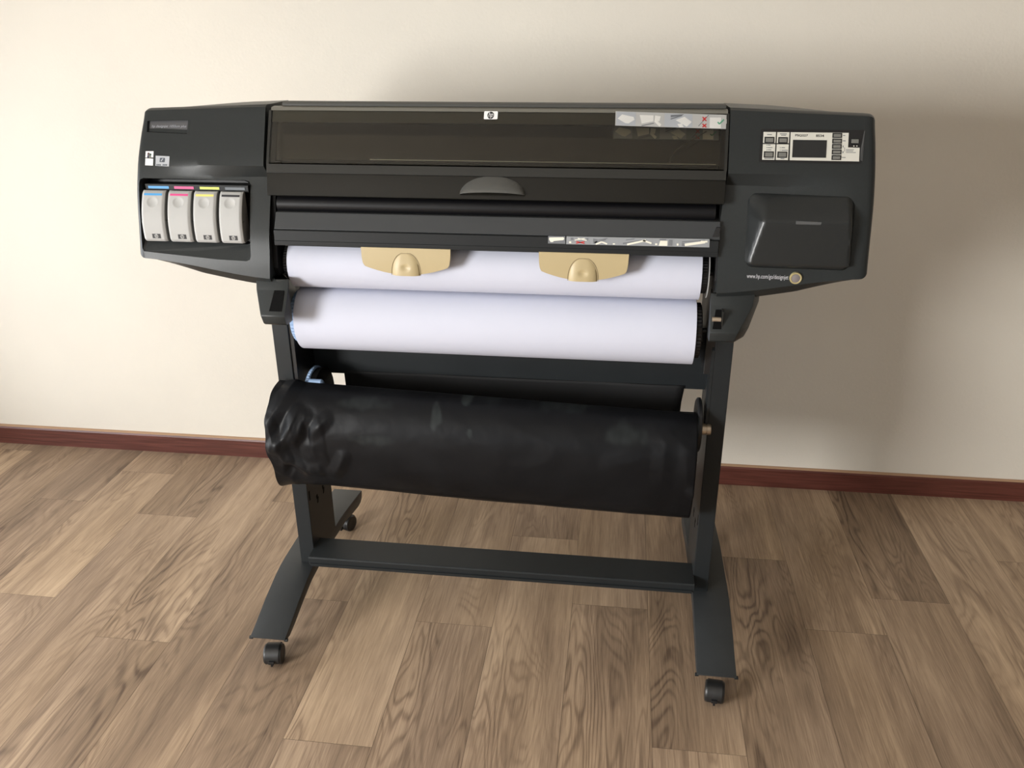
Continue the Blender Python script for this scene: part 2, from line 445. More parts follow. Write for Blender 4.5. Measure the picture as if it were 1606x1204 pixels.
for p in ((x0, x0+.05, z0, z1), (x1-.05, x1, z0, z1), (x0, x1, z0, z0+.05), (x0, x1, z1-.05, z1)):
    add_box(bm, p[0], p[1], ya, yb, p[2], p[3])
struct(from_bm('added_window', bm, FRAME))  # unseen frame around the added fill lamp
# baseboard
prism = [(WY+.001, 0), (WY-.016, 0), (WY-.016, .064), (WY-.013, .070), (WY-.006, .0735), (WY+.001, .0735)]
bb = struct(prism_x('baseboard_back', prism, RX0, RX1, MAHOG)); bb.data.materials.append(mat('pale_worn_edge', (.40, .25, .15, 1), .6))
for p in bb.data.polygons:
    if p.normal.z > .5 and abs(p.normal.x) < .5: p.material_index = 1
prism2 = [(RX0-.001, 0), (RX0+.016, 0), (RX0+.016, .064), (RX0+.006, .0735), (RX0-.001, .0735)]
bm = bmesh.new(); add_box(bm, RX0, RX0+.016, RY0, WY-.016, 0, .0735); struct(from_bm('baseboard_left', bm, MAHOG))

# ================================================================== the printer
PR = empty('large_format_printer', (0, .1, 0),
           'black large-format inkjet printer with smoked lid on a wheeled grey metal stand', 'printer')

# ---- housings -----------------------------------------------------------------
def sm(a, b, t):
    t = max(0, min(1, (t-a)/(b-a))); return t*t*(3-2*t)
def recess(s, z):
    """the brow: below it the face steps back, more and more towards the middle of the machine"""
    if z > 1.1935: return 0
    q = min(1, (1.1935-z)/.0265)
    return .029*max(0, (s-.18)/.82)*q*(1-.80*sm(1.166, 1.02, z) if z < 1.166 else 1)
def housing(name, side):
    # side -1 left, +1 right.  s = 0 at the outer end, 1 at the inner end
    def xo(z): return -.7845 if side < 0 else .7695
    if side < 0:
        tab = [(.94, -.487), (1.01, -.4825), (1.15, -.4845), (1.19, -.492), (1.31, -.5005)]
    else:
        tab = [(.94, .477), (1.01, .474), (1.0875, .4725), (1.16, .480), (1.19, .4825), (1.31, .4835)]
    def xi(z):
        if z <= tab[0][0]: return tab[0][1]
        for (a, p), (b, q) in zip(tab, tab[1:]):
            if z <= b: return p+(q-p)*(z-a)/(b-a)
        return tab[-1][1]
    cols = [0, .004, .010, .018, .027, .04, .06, .1, .15]+[.2+.8*i/20 for i in range(21)]
    zfront = [1.3005-.0035*i for i in range(0, 26)]
    zf = [1.300, 1.2985, 1.295]+[1.29-.012*i for i in range(8)]+[1.1935, 1.188, 1.1835, 1.179, 1.1735, 1.168]+[1.155-.0125*i for i in range(18)]
    R = .016
    V = []
    for s in cols:
        d = s*.285                          # distance from the outer end
        ins = 0 if d > R else R-math.sqrt(max(0, R*R-(R-d)**2))
        zc = .9985-.034*sm(0, 1, s*.92)-.006*s   # front lower edge
        zo = zc-.004-.016*min(1, s*2.2)           # underside outline
        loop = []
        ztop_back = .06+.11*sm(0, .75, s)
        # top, from back to front
        top = [(.36, 1.19), (ztop_back+.05, 1.285), (ztop_back, 1.2985+.011*s), (.075, 1.300+.011*s), (.045, 1.3025+.010*s)]
        for y, z in top: loop.append((y, z-ins*.9))
        for z in zf:
            if z > zc+.006:
                zz = z+.010*s*sm(1.27, 1.30, z)
                loop.append((F(zz)+recess(s, zz)+ins+(.003 if z > 1.2995 else 0), zz-ins*.9*sm(1.24, 1.30, zz)+ins*.9*sm(1.06, .99, zz)))
            else:
                loop.append((F(zc)+recess(s, zc)+ins, zc+.006*0+ins*.9))
        loop.append((F(zc)+recess(s, zc)+ins+.012, zo+.006+ins*.9))
        loop.append((F(zc)+.022+ins, zo+ins*.9)); loop.append((.05, zo-.004+ins)); loop.append((.34, zo+ins))
        ring = []
        for y, z in loop:
            xx = xo(z)+s*(xi(z)-xo(z)); ring.append((xx, y, z))
        V.append(ring)
    n = len(V[0]); verts = [p for r in V for p in r]; faces = []
    for i in range(len(V)-1):
        for k in range(n):
            faces.append((i*n+k, i*n+(k+1) % n, (i+1)*n+(k+1) % n, (i+1)*n+k))
    faces.append(tuple(range(n))); faces.append(tuple((len(V)-1)*n+k for k in range(n)))
    bm = bmesh.new(); bv = [bm.verts.new(p) for p in verts]
    for f in faces:
        try: bm.faces.new([bv[i] for i in f])
        except ValueError: pass
    bmesh.ops.remove_doubles(bm, verts=bm.verts, dist=1e-6)
    return from_bm(name, bm, PLASTIC, PR, angle=24)
LH = housing('ink_housing', -1)
RH_ = housing('control_housing', 1)
def Rl(x, z): return recess(max(0, min(1, (x+.7845)/.292)), z)
def Rr(x, z): return recess(max(0, min(1, (.7695-x)/.292)), z)
SL = lambda x, z: F(z)+Rl(x, z)
SR = lambda x, z: F(z)+Rr(x, z)

# ---- ink bay ------------------------------------------------------------------
BX0, BX1 = -.7745, -.5262
bay = [(-.7742, 1.018), (-.770, 1.013), (-.535, .9935), (-.528, .996), (-.5252, 1.004), (-.5255, 1.152), (-.530, 1.161), (-.538, 1.1645), (-.764, 1.1660), (-.7715, 1.163), (-.7742, 1.156)]
def inset(P, dx0, dx1, dz0, dz1):
    xs = [p[0] for p in P]; zs = [p[1] for p in P]
    a, b, c, d = min(xs), max(xs), min(zs), max(zs)
    return [(a+dx0+(x-a)/(b-a)*(b-a-dx0-dx1), c+dz0+(z-c)/(d-c)*(d-c-dz0-dz1)) for x, z in P]
def bay_rings(e):
    b = inset(bay, e, e, e, e)
    deep = inset(bay, .003+e, .003+e, .0345+e, .004+e)
    return [[(x, F(z)-.03, z) for x, z in b], [(x, F(z)+.003, z) for x, z in b], [(x, F(z)+.020, z) for x, z in deep], [(x, F(z)+.046, z) for x, z in deep]]
def loft(rings, caps):
    n = len(rings[0]); V = [p for r in rings for p in r]; fs = []
    for k in range(len(rings)-1): fs += [(k*n+i, k*n+(i+1) % n, (k+1)*n+(i+1) % n, (k+1)*n+i) for i in range(n)]
    if caps[0]: fs.append(tuple(range(n)))
    if caps[1]: fs.append(tuple((len(rings)-1)*n+i for i in range(n)))
    return V, fs
rg = bay_rings(0); rg[3] = [(x, y+.012, z) for x, y, z in rg[3]]
cut = mesh('cutter', *loft(rg, (1, 1)), BLACK)
# name plate pocket
np0, np1 = at(228.5, 188), at(298, 187); np2, np3 = at(296, 212), at(227, 209)
PLP = [np0, np1, np2, np3]
boolean_cut(LH, cut)
pl = [(x, F(z)-.02, z) for x, z in PLP]+[(x+(.006 if i in (0, 3) else -.006), F(z)+.007, z+(-.003 if i < 2 else .003)) for i, (x, z) in enumerate(PLP)]
cut = mesh('cutter', pl, [(0, 1, 2, 3), (7, 6, 5, 4), (0, 4, 5, 1), (1, 5, 6, 2), (2, 6, 7, 3), (3, 7, 4, 0)], BLACK)
boolean_cut(LH, cut)
# liner of the bay: dark walls and back
rg = bay_rings(.0004)[1:]
rg[0] = [(x, SL(x, z)+.003, z) for x, y, z in rg[0]]
LB = mesh('ink_bay', *loft(rg, (0, 1)), [DARKP, PLASTIC], LH)
for p in LB.data.polygons:
    if p.center.z < 1.030 and abs(p.normal.x) < .5: p.material_index = 1
# label ledge above the cartridges with colour strips
SB = lambda x, z: F(1.146)+.015
decal('label_ledge', rrect(-.767, -.531, 1.1375, 1.1520), SB, 0, BARM, LH, base=.03)
for (ua, ub, m_) in ((233, 265, CYAN), (273.5, 304, MAGENTA), (313.5, 344, YGREEN), (353, 384, GREYLAB)):
    xa, z_ = aty(ua, 294.5, SB(0, 0)); xb, _ = aty(ub, 295, SB(0, 0))
    decal('colour_label', rrect(xa, xb, 1.1425, 1.1480), SB, .0008, m_, LH)
# name plate with its lettering
SP = lambda x, z: F(z)+.0062
P2 = [(x+(.0055 if i in (0, 3) else -.0055), z+(-.003 if i < 2 else .003)) for i, (x, z) in enumerate(PLP)]
NPl = decal('name_plate', P2, SP, 0, PLAQ, LH, base=.003)
a, b_ = at(236.5, 195.5), at(290, 201)
lettering('hp designjet 1055cm plus', a[0], b_[0], b_[1]-.001, a[1]-.001, SP, .0006, GREYTXT, LH, shear=.15, slope=.006, bold=.015)
# right bevel of the pocket: highlight put into a lighter, glossier face
a, b_ = at(298, 187), at(296, 212)
mesh('plate_bevel', [(a[0], F(a[1])-.0004, a[1]), (a[0]-.0055, F(a[1])+.0062, a[1]-.003), (b_[0]-.0055, F(b_[1])+.0062, b_[1]+.003), (b_[0], F(b_[1])-.0004, b_[1]),
                     (a[0], F(a[1])+.003, a[1]), (b_[0], F(b_[1])+.003, b_[1])], [(0, 1, 2, 3), (0, 3, 5, 4)], GLINT, LH)
# stickers under it
def sticker_quad(pts): return [at(u, v) for u, v in pts]
q = sticker_quad([(228.7, 237), (241, 237), (240, 259.5), (227.8, 259)])
FS = decal('white_sticker', q, SL, .0006, WHITE, LH, label='small white upright sticker with a four-square flag')
cx, cz = (q[0][0]+q[1][0])/2, q[0][1]-.008
bm = bmesh.new()
for i in range(2):
    for j in range(2):
        xx = cx-.0043+i*.0046; zz = cz-.0045+j*.0050+(-.0008 if i else .0008)
        add_decal(bm, [[(xx-.0006*j*0, zz), (xx+.0038, zz-.0009), (xx+.0046, zz+.0034), (xx+.0008, zz+.0043)]], SL, .0010, 0, mi=(0 if (i, j) == (0, 1) else 1 if (i, j) == (1, 1) else 2 if i == 0 else 3))
from_bm('flag_emblem', bm, [mat('flag_dark_red', (.10, .05, .05, 1)), mat('flag_dark_green', (.04, .08, .06, 1)), mat('flag_dark_blue', (.04, .04, .07, 1)), mat('flag_dark_sand', (.20, .20, .17, 1))], LH)
q = sticker_quad([(244.3, 244), (266, 245), (265, 261), (244, 259.8)])
decal('silver_sticker', q, SL, .0006, SILVER, LH, label='silver square-cornered sticker')
cx = (q[0][0]+q[1][0])/2; cz = q[0][1]-.008
bm = bmesh.new(); add_decal(bm, [rrect(cx-.0055, cx+.0055, cz-.0045, cz+.004, .001)], SL, .0009, 0)
add_decal(bm, [[(cx-.003, cz-.002), (cx-.001, cz-.003), (cx+.003, cz+.003), (cx+.001, cz+.003)]], SL, .0012, 0, 1)
from_bm('sticker_emblem', bm, [mat('emblem_dark', (.07, .08, .10, 1)), SILVER], LH)
bm = bmesh.new()
for k in range(7):
    if k != 3: add_decal(bm, [rrect(cx-.0125+k*.0036, cx-.0100+k*.0036, cz-.0115, cz-.0085)], SL, .0009, 0)
from_bm('sticker_print', bm, GREYLAB, LH)

# ---- control housing ------------------------------------------------------------
# bulging cover
o0 = [at(1175, 305), at(1342, 308), at(1333, 425), at(1167, 420)]
def cover():
    # outline on the housing, plateau standing proud of it at the top
    nu, nv = 44, 36
    X = []
    TL, TR, BR, BL = o0
    bm = bmesh.new(); grid = []
    for j in range(nv+1):
        t = j/nv; row = []
        for i in range(nu+1):
            s = i/nu
            x = (TL[0]+s*(TR[0]-TL[0]))*(1-t)+(BL[0]+s*(BR[0]-BL[0]))*t
            z = (TL[1]+s*(TR[1]-TL[1]))*(1-t)+(BL[1]+s*(BR[1]-BL[1]))*t
            # rounded corners of the outline
            r = .018
            w, h = .207, .142
            px, pz = s*w, t*h
            for cxx, czz, sx, sz in ((r, r, -1, -1), (w-r, r, 1, -1), (r, h-r, -1, 1), (w-r, h-r, 1, 1)):
                ax, az = (px-cxx)*sx, (pz-czz)*sz
                if ax > 0 and az > 0:
                    m_ = max(ax, az); l = math.hypot(ax, az)
                    k = m_/l if l > 0 else 1
                    x += (cxx+ax*k*sx-px); z -= (czz+az*k*sz-pz)
            base = SR(x, z)
            # side walls are wide at the top and vanish at the bottom
            wl = .036*(1-t)+.003
            wr = .012*(1-t)+.004
            a = min(1, (s*w)/wl); b = min(1, ((1-s)*w)/wr); c = min(1, (t*h)/.044); d = min(1, ((1-t)*h)/.010)
            sst = lambda q: q*q*(3-2*q)
            k = sst(a)*.2+a*.8; k *= sst(b)*.3+b*.7; k *= sst(c)*.2+c*.8; k *= sst(d)
            plane = -.0890-.0035*t
            target = min(base-.002, plane)
            edge = min(a/.12, b/.12, c/.10, d/.3, 1)
            row.append(bm.verts.new((x, base+.001+(target-base-.001)*k-.0015*sst(max(0, min(1, edge))), z)))
        grid.append(row)
    for j in range(nv):
        for i in range(nu):
            bm.faces.new((grid[j][i], grid[j][i+1], grid[j+1][i+1], grid[j+1][i]))
    # skirt into the housing so that it is solid
    rim = [grid[0][i] for i in range(nu+1)]+[grid[j][nu] for j in range(1, nv+1)]+[grid[nv][i] for i in range(nu-1, -1, -1)]+[grid[j][0] for j in range(nv-1, 0, -1)]
    low = [bm.verts.new((v.co.x, v.co.y+.01, v.co.z)) for v in rim]
    for i in range(len(rim)):
        bm.faces.new((rim[i], rim[(i+1) % len(rim)], low[(i+1) % len(rim)], low[i]))
    bm.faces.new(low)
    return from_bm('service_cover', bm, COVERP, RH_, angle=60)
cover()
SC = lambda x, z: -.0908
def atp(u, v, y=-.0915): return aty(u, v, y)
q = [atp(1248.5, 346.5), atp(1289, 348.5), atp(1287, 352.5), atp(1248, 351.5)]
decal('relief_mark', q, SC, .001, mat('mark_grey', (.085, .088, .09, 1), .45), RH_, base=.003)
a = atp(1258, 303, F(1.16)); 
# lettering and round badge low on the housing
a, b_ = at(1172, 429.5), at(1236, 441.5)
lettering('www.hp.com/go/designjet', a[0], b_[0], b_[1]+.001, a[1]-.0005, SR, .0006, PALETXT, RH_, bold=.003)
bx, bz = at(1248, 436.3)
bm = bmesh.new(); add_lathe(bm, [(-.003, .0085), (-.004, .0095), (-.004, .0115), (-.002, .0122), (.006, .0122)], (bx, SR(bx, bz), bz), 'y', 36)
from_bm('badge_ring', bm, GOLD, RH_, angle=40)
bm = bmesh.new(); add_lathe(bm, [(-.0048, .0004), (-.0046, .004), (-.0036, .0084), (.002, .0086)], (bx, SR(bx, bz), bz), 'y', 36)
from_bm('badge_button', bm, BADGE, RH_, angle=60)

# control panel, let into the housing
CPz = decal('control_panel', [at(1193, 202), at(1356, 204), at(1350, 257), at(1190, 254)], SR, .0005, BLACK, PR, base=.004)
def quad(u0, v0, u1, v1, slope=.012, lean=-.055):
    """a panel cell given by its left-top and right-bottom corners"""
    dv = (u1-u0)*slope; du = (v1-v0)*lean
    return [at(u0, v0), at(u1, v0+dv), at(u1+du, v1+dv), at(u0+du, v1)]
cells = [(1197.5, 206.7, 1217, 224), (1219, 207, 1238, 224.3), (1196.5, 225.7, 1216, 250.3), (1218, 226, 1237, 250.6)]
MARKS = ((1203, 210.3, 1210.5, 211.4), (1223, 209.2, 1234, 210.3), (1225, 211.4, 1232.5, 212.4), (1204, 226.7, 1208.5, 227.7), (1204, 230.6, 1211.5, 231.6), (1204, 234.2, 1209.5, 235.2),
                         (1202, 226.7, 1203.2, 227.9), (1202, 230.6, 1203.2, 231.8), (1202, 234.2, 1203.2, 235.4), (1223, 230.8, 1224.2, 232), (1225.5, 230.8, 1231, 231.8), (1223, 234.6, 1224.2, 235.8), (1225.5, 234.8, 1235.5, 235.8),
                         (1198.5, 247.8, 1213, 248.8), (1224, 248, 1230, 249), (1322, 211.7, 1325.5, 212.7), (1321, 220.2, 1326, 221.2), (1321.5, 228, 1322.7, 231), (1321.2, 237, 1322.4, 240), (1320, 246.2, 1326, 247.2),
                         (1324.3, 231, 1324.8, 237.5), (1326.5, 234, 1339, 234.8), (1326.5, 236.2, 1338, 237), (1326.5, 238.4, 1342, 239.2))
def plate(poly, box_):
    bm = bmesh.new(); add_decal(bm, [poly], SR, .0012, .0015, 0)
    for m_ in MARKS:
        if box_[0] <= m_[0] < box_[2] and box_[1] <= m_[1] < box_[3]: add_decal(bm, [quad(*m_)], SR, .0015, -.0011, 1)
    return from_bm('label_plate', bm, [OFFWHITE, GREYLAB], CPz)
for c in cells: plate(quad(*c), c)
main = [at(1240, 207.2), at(1331, 208.2), at(1329.8, 231), at(1348, 231.6), at(1347, 253), at(1238.4, 251)]
plate(main, (1239, 206, 1350, 254))
decal('display_screen', quad(1243.5, 219, 1296.5, 246.5), SR, .0020, SCREEN, CPz)
for (u0, v0, u1, v1) in ((1200.5, 215.5, 1213, 222.5), (1222, 216, 1234, 223), (1199.5, 238.3, 1212, 245.5), (1220.7, 238.6, 1233, 245.8),
                         (1307, 209.5, 1319, 214.6), (1306.7, 218.2, 1318.7, 223.3), (1306.3, 226.7, 1318.3, 231.8), (1306, 235.4, 1318, 240.5), (1305.6, 244.2, 1317.6, 249.2)):
    decal('button_rim', quad(u0-1.5, v0-1.3, u1+1.5, v1+1.3), SR, .0020, BLACK, CPz)
    decal('button', quad(u0+.3, v0+.3, u1-.3, v1-.3), SR, .0036, BUTTON, CPz)
decal('button', quad(1335.5, 218, 1346, 224), SR, .0042, BUTTON, CPz)
bm = bmesh.new()
for u in (1338.3, 1343): add_decal(bm, [quad(u, 228.0, u+1.6, 229.6)], SR, .0012, 0)
from_bm('indicator_light', bm, OFFWHITE, CPz)
a, b_ = at(1247, 210.2), at(1267, 214.4)
lettering('PSQ227', a[0], b_[0], b_[1], a[1], SR, .0016, INKTXT, CPz, bold=.02)
a, b_ = at(1279.5, 210.6), at(1292, 214.6)
lettering('8534', a[0], b_[0], b_[1], a[1], SR, .0016, INKTXT, CPz, bold=.02)
# right edge of the panel: highlight put into a paler, glossier strip
a, b_ = at(1356.5, 205), at(1352.2, 253)
mesh('panel_bevel', [(a[0], SR(*a)-.001, a[1]), (a[0]-.006, SR(*a)-.0002, a[1]-.002), (b_[0]-.004, SR(*b_)-.0002, b_[1]+.002), (b_[0]+.0008, SR(*b_)-.001, b_[1]), (a[0], SR(*a)+.004, a[1]), (b_[0], SR(*b_)+.004, b_[1])],
     [(0, 1, 2, 3), (0, 3, 5, 4)], GLINT, CPz)

# ---- chassis between the housings -------------------------------------------------
prism_x('chassis', [(.075, 1.285), (.30, 1.28), (.34, 1.2), (.34, .95), (.10, .95), (.10, 1.02), (.055, 1.05), (.05, 1.16), (.075, 1.18)], -.483, .475, VOID, PR)
prism_x('inner_cheek', [(F(z)+.036, z) for z in (1.182, 1.16, 1.14, 1.11, 1.07, 1.03, .995, .975)]+[(-.045, .952), (.06, .93), (.10, .93), (.10, 1.18)], -.4925, -.4775, BLACK, PR)
prism_x('inner_cheek', [(F(z)+.040, z) for z in (1.15, 1.11, 1.07, 1.03, .995, .975)]+[(-.042, .952), (.06, .93), (.10, .93), (.10, 1.15)], .4735, .492, BLACK, PR)
# hinge bar along the top
prism_x('hinge_bar', [(.052, 1.3100), (.054, 1.3155), (.062, 1.3182), (.085, 1.3165), (.16, 1.309), (.30, 1.27), (.06, 1.300)], -.4695, .4765, HINGE, PR, bev=.0008)
# lid: frame, smoked window, lower flap with hood handle
LX0, LX1 = -.489, .4795
def lidx(z, left): return (-.4905+.009*(1.30-z)/.16) if left else (.4805-.003*(1.30-z)/.16)
def sheet(name, zs, off0, thick, m, parent, x_in0=0, x_in1=0, nx=1, angle=30, **kw):
    bm = bmesh.new(); fr, bk = [], []
    for z in zs:
        a, b = lidx(z, True)+x_in0, lidx(z, False)-x_in1
        fr.append([bm.verts.new((a+(b-a)*i/nx, F(z)-off0, z)) for i in range(nx+1)])
        bk.append([bm.verts.new((a+(b-a)*i/nx, F(z)-off0+thick, z-thick*.5)) for i in range(nx+1)])
    m_ = len(zs)
    for j in range(m_-1):
        for i in range(nx):
            bm.faces.new((fr[j][i], fr[j][i+1], fr[j+1][i+1], fr[j+1][i])); bm.faces.new((bk[j][i], bk[j+1][i], bk[j+1][i+1], bk[j][i+1]))
        bm.faces.new((fr[j][0], fr[j+1][0], bk[j+1][0], bk[j][0])); bm.faces.new((fr[j][nx], bk[j][nx], bk[j+1][nx], fr[j+1][nx]))
    for j in (0, m_-1):
        for i in range(nx): bm.faces.new((fr[j][i], fr[j][i+1], bk[j][i+1], bk[j][i]))
    return from_bm(name, bm, m, parent, angle=angle, **kw)
LID = sheet('lid', [1.1845-.004*i for i in range(0, 13)], -.0015, .006, LIDLOW, PR, label='dark glossy lower flap of the lid')
sheet('lid_window', [1.302-.0072*i for i in range(15)], 0, .0035, SMOKED, LID, .004, .004, label='smoked see-through window')
sheet('lid_rim', [1.1985, 1.1965, 1.190, 1.1845, 1.1815], .0022, .006, LIDRIM, LID)
# side frames and the top edge of the lid, its lit tone painted in
for left in (True, False):
    bm = bmesh.new(); pr = []
    for i in range(15):
        z = 1.302-.0075*i; x = lidx(z, left); xa, xb = (x-.001, x+.0048) if left else (x-.0048, x+.001)
        pr.append([bm.verts.new(p) for p in ((xa, F(z)-.001, z), (xb, F(z)-.001, z), (xb, F(z)+.006, z-.002), (xa, F(z)+.006, z-.002))])
    for a, b in zip(pr, pr[1:]):
        for k in range(4): bm.faces.new((a[k], a[(k+1) % 4], b[(k+1) % 4], b[k]))
    bm.faces.new(pr[0]); bm.faces.new(pr[-1])
    from_bm('lid_edge', bm, LIDRIM, LID)
prism_x('lid_top_edge', [(.0312, 1.3018), (.0345, 1.3076), (.052, 1.3090), (.052, 1.300), (.036, 1.300)], LX0+.002, LX1-.001, mat('lid_top_lit', (.13, .125, .105, 1), .4), LID)
# what shows through the window
sheet('inner_cover', [1.278-.0072*i for i in range(12)], -.043, .004, INNER, PR, .002, .010)
sheet('lid_header', [1.3015-.0045*i for i in range(6)], -.0042, .002, mat('lid_header_olive', (.09, .086, .068, 1), .35), LID, .006, .006)
bm = bmesh.new(); add_box(bm, -.27, .462, .012, .015, 1.2025, 1.2042); from_bm('carriage_rail', bm, mat('rail_metal', (.75, .74, .68, 1), .3, metal=.6), PR)
box('carriage_track', -.47, .465, .013, .03, 1.182, 1.2015, VOID, PR, bev=0)
def tube(name, pts, r, m, parent, n=8, **kw):
    bm = bmesh.new(); rings = []
    for i, p in enumerate(pts):
        d = (Vector(pts[min(i+1, len(pts)-1)])-Vector(pts[max(i-1, 0)])).normalized()
        u = d.orthogonal().normalized(); w = d.cross(u)
        rings.append([bm.verts.new(Vector(p)+r*(math.cos(2*PI*k/n)*u+math.sin(2*PI*k/n)*w)) for k in range(n)])
    for a, b in zip(rings, rings[1:]):
        for k in range(n): bm.faces.new((a[k], a[(k+1) % n], b[(k+1) % n], b[k]))
    bm.faces.new(rings[0]); bm.faces.new(rings[-1])
    return from_bm(name, bm, m, parent, smooth=True, **kw)
def on_inner(u, v, dy=.025):
    y = 0
    for i in range(20): P = ray(u, v, 1, y); y = F(P.z)+dy
    return P
tube('carriage_cable', [on_inner(*p) for p in ((1108, 206), (1090, 217), (1072, 228), (1060, 236), (1052, 246), (1049, 256))], .0011, mat('cable_grey', (.14, .13, .11, 1), .4), PR)
# logo plate at the top of the window
q = [at(759.7, 174.2), at(781, 174.6), at(780.8, 187), at(759.7, 186.8)]
SF = lambda x, z: F(z)
x0, x1, z1, z0 = q[0][0], q[1][0], q[0][1], q[2][1]
decal('logo_plate', rrect(x0, x1, z0, z1, .0018), SF, .0012, WHITE, LID)
cx, cz = (x0+x1)/2-.0003, (z0+z1)/2
decal('logo_disc', circle(cx, cz, .0069, rz=.0069), SF, .0015, INKTXT, LID)
lettering('hp', cx-.0050, cx+.0052, cz-.0062, cz+.0062, SF, .0019, WHITE, LID, shear=.35)
# instruction sticker on the window
def uvq(P):                                   # bilinear place on a sticker given by its four corners
    return lambda s, t: ((P[0][0]*(1-s)+P[1][0]*s)*(1-t)+(P[3][0]*(1-s)+P[2][0]*s)*t, (P[0][1]*(1-s)+P[1][1]*s)*(1-t)+(P[3][1]*(1-s)+P[2][1]*s)*t)
def strip(name, corners, surf, parent, bg, cells, shapes, mats, h=.0008, film=False):
    f = uvq(corners)
    bm = bmesh.new()
    add_decal(bm, [[f(0, 0), f(1, 0), f(1, 1), f(0, 1)]], surf, h, .0012, 0)
    for (s0, s1, mi) in cells: add_decal(bm, [[f(s0, .03), f(s1, .03), f(s1, .97), f(s0, .97)]], surf, h+.0003, 0, mi)
    for P, mi, k in shapes: add_decal(bm, [[f(*p) for p in P]], surf, h+.0006+.0002*k, 0, mi)
    if film: bmesh.ops.delete(bm, geom=[q for q in bm.faces if q.calc_area() < 1e-9 or abs(q.normal.y) < .3 or sum(v.co.y-surf(v.co.x, v.co.z) for v in q.verts)/len(q.verts) > -.0003], context='FACES') if [q.normal_update() for q in bm.faces] else None
    return from_bm(name, bm, mats, parent)
def barp(x0, y0, x1, y1, w, asp=8.0):
    dx, dy = (x1-x0)*asp, y1-y0; l = math.hypot(dx, dy); nx, ny = -dy/l*w/2, dx/l*w/2
    return [(x0+nx/asp, y0+ny), (x1+nx/asp, y1+ny), (x1-nx/asp, y1-ny), (x0-nx/asp, y0-ny)]
cor = [at(965.5, 174.3), at(1139.7, 180), at(1139.5, 202.3), at(964.8, 196.8)]
sh = [([(.02, .5), (.06, .2), (.165, .35), (.175, .55), (.12, .82), (.09, .8)], 2, 0), ([(.22, .2), (.345, .2), (.345, .62), (.24, .8)], 2, 0), ([(.36, .2), (.41, .25), (.40, .6), (.355, .6)], 2, 0),
      (barp(.36, .55, .41, .9, .2), 2, 1), (barp(.24, .95, .35, .75, .06), 3, 0), ([(.50, .30), (.50, .14), (.62, .05), (.60, .16)], 3, 0), (barp(.50, .42, .60, .15, .08), 3, 1),
      ([(.545, .48), (.625, .22), (.69, .58), (.645, .92)], 2, 1), ([(.56, .75), (.60, .70), (.62, .95), (.58, .98)], 2, 2), ([(.85, .22), (.95, .2), (.95, .95), (.85, .95)], 2, 0),
      (barp(.785, .20, .82, .48, .08), 5, 1), (barp(.82, .20, .785, .48, .08), 5, 1), (barp(.785, .68, .82, .92, .08), 5, 1), (barp(.82, .68, .785, .92, .08), 5, 1), (barp(.75, .85, .84, .05, .04), 6, 0),
      (barp(.92, .52, .935, .66, .09), 4, 2), (barp(.935, .66, .975, .33, .09), 4, 2)]
strip('instruction_sticker', cor, SF, LID, STICK_A, [(.01, .185, 1), (.19, .44, 0), (.445, .695, 1), (.70, .99, 0)], sh, [film_mat(m_) for m_ in (STICK_A, SILVER, STICK_B, STICK_C, GREEN, RED, GREYLAB)], film=True)
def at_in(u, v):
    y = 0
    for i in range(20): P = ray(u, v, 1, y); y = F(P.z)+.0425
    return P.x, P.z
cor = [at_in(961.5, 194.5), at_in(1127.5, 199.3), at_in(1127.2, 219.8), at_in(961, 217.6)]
strip('instruction_sticker', cor, lambda x, z: F(z)+.0427, LID, STICK_A, [(.01, .185, 1), (.19, .44, 0), (.445, .695, 1), (.70, .99, 0)], sh, [STICK_D, SILVER, mat('sticker_ghost', (.85, .83, .72, 1), .4), STICK_C, GREEN, RED, GREYLAB])  # added second copy, stands in for the sticker's double image in the window
# hood handle on the lower flap
def hood():
    xl, zl = at(721, 303); xr, _ = at(824, 306); xt, zt = at(770, 276)
    cx = (xl+xr)/2; rx = (xr-xl)/2; z0 = zl-.002; hz = zt-z0
    bm = bmesh.new(); nu, nv = 36, 14; grid = []
    for j in range(nv+1):
        t = j/nv                                # 0 at the lid outline, 1 at the lip
        row = []
        for i in range(nu+1):
            a = PI*i/nu
            X = cx-rx*math.cos(a); Z = z0+hz*math.sin(a)          # outline
            lz = z0+.008*math.sin(a)                              # lip height
            z = Z+(lz-Z)*t
            out = .020*math.sin(t*PI/2)*math.sin(a)**.7
            row.append(bm.verts.new((X, F(z)-.0015*0+.0005-out, z)))
        grid.append(row)
    for j in range(nv):
        for i in range(nu): bm.faces.new((grid[j][i], grid[j][i+1], grid[j+1][i+1], grid[j+1][i]))
    # inner side of the lip
    inn = [bm.verts.new((v.co.x, F(v.co.z)+.004, v.co.z+.004)) for v in grid[nv]]
    for i in range(nu): bm.faces.new((grid[nv][i], grid[nv][i+1], inn[i+1], inn[i]))
    return from_bm('lid_handle', bm, mat('handle_plastic', (.075, .075, .07, 1), .36, bump=.3, bscale=900), LID, angle=50)
hood()
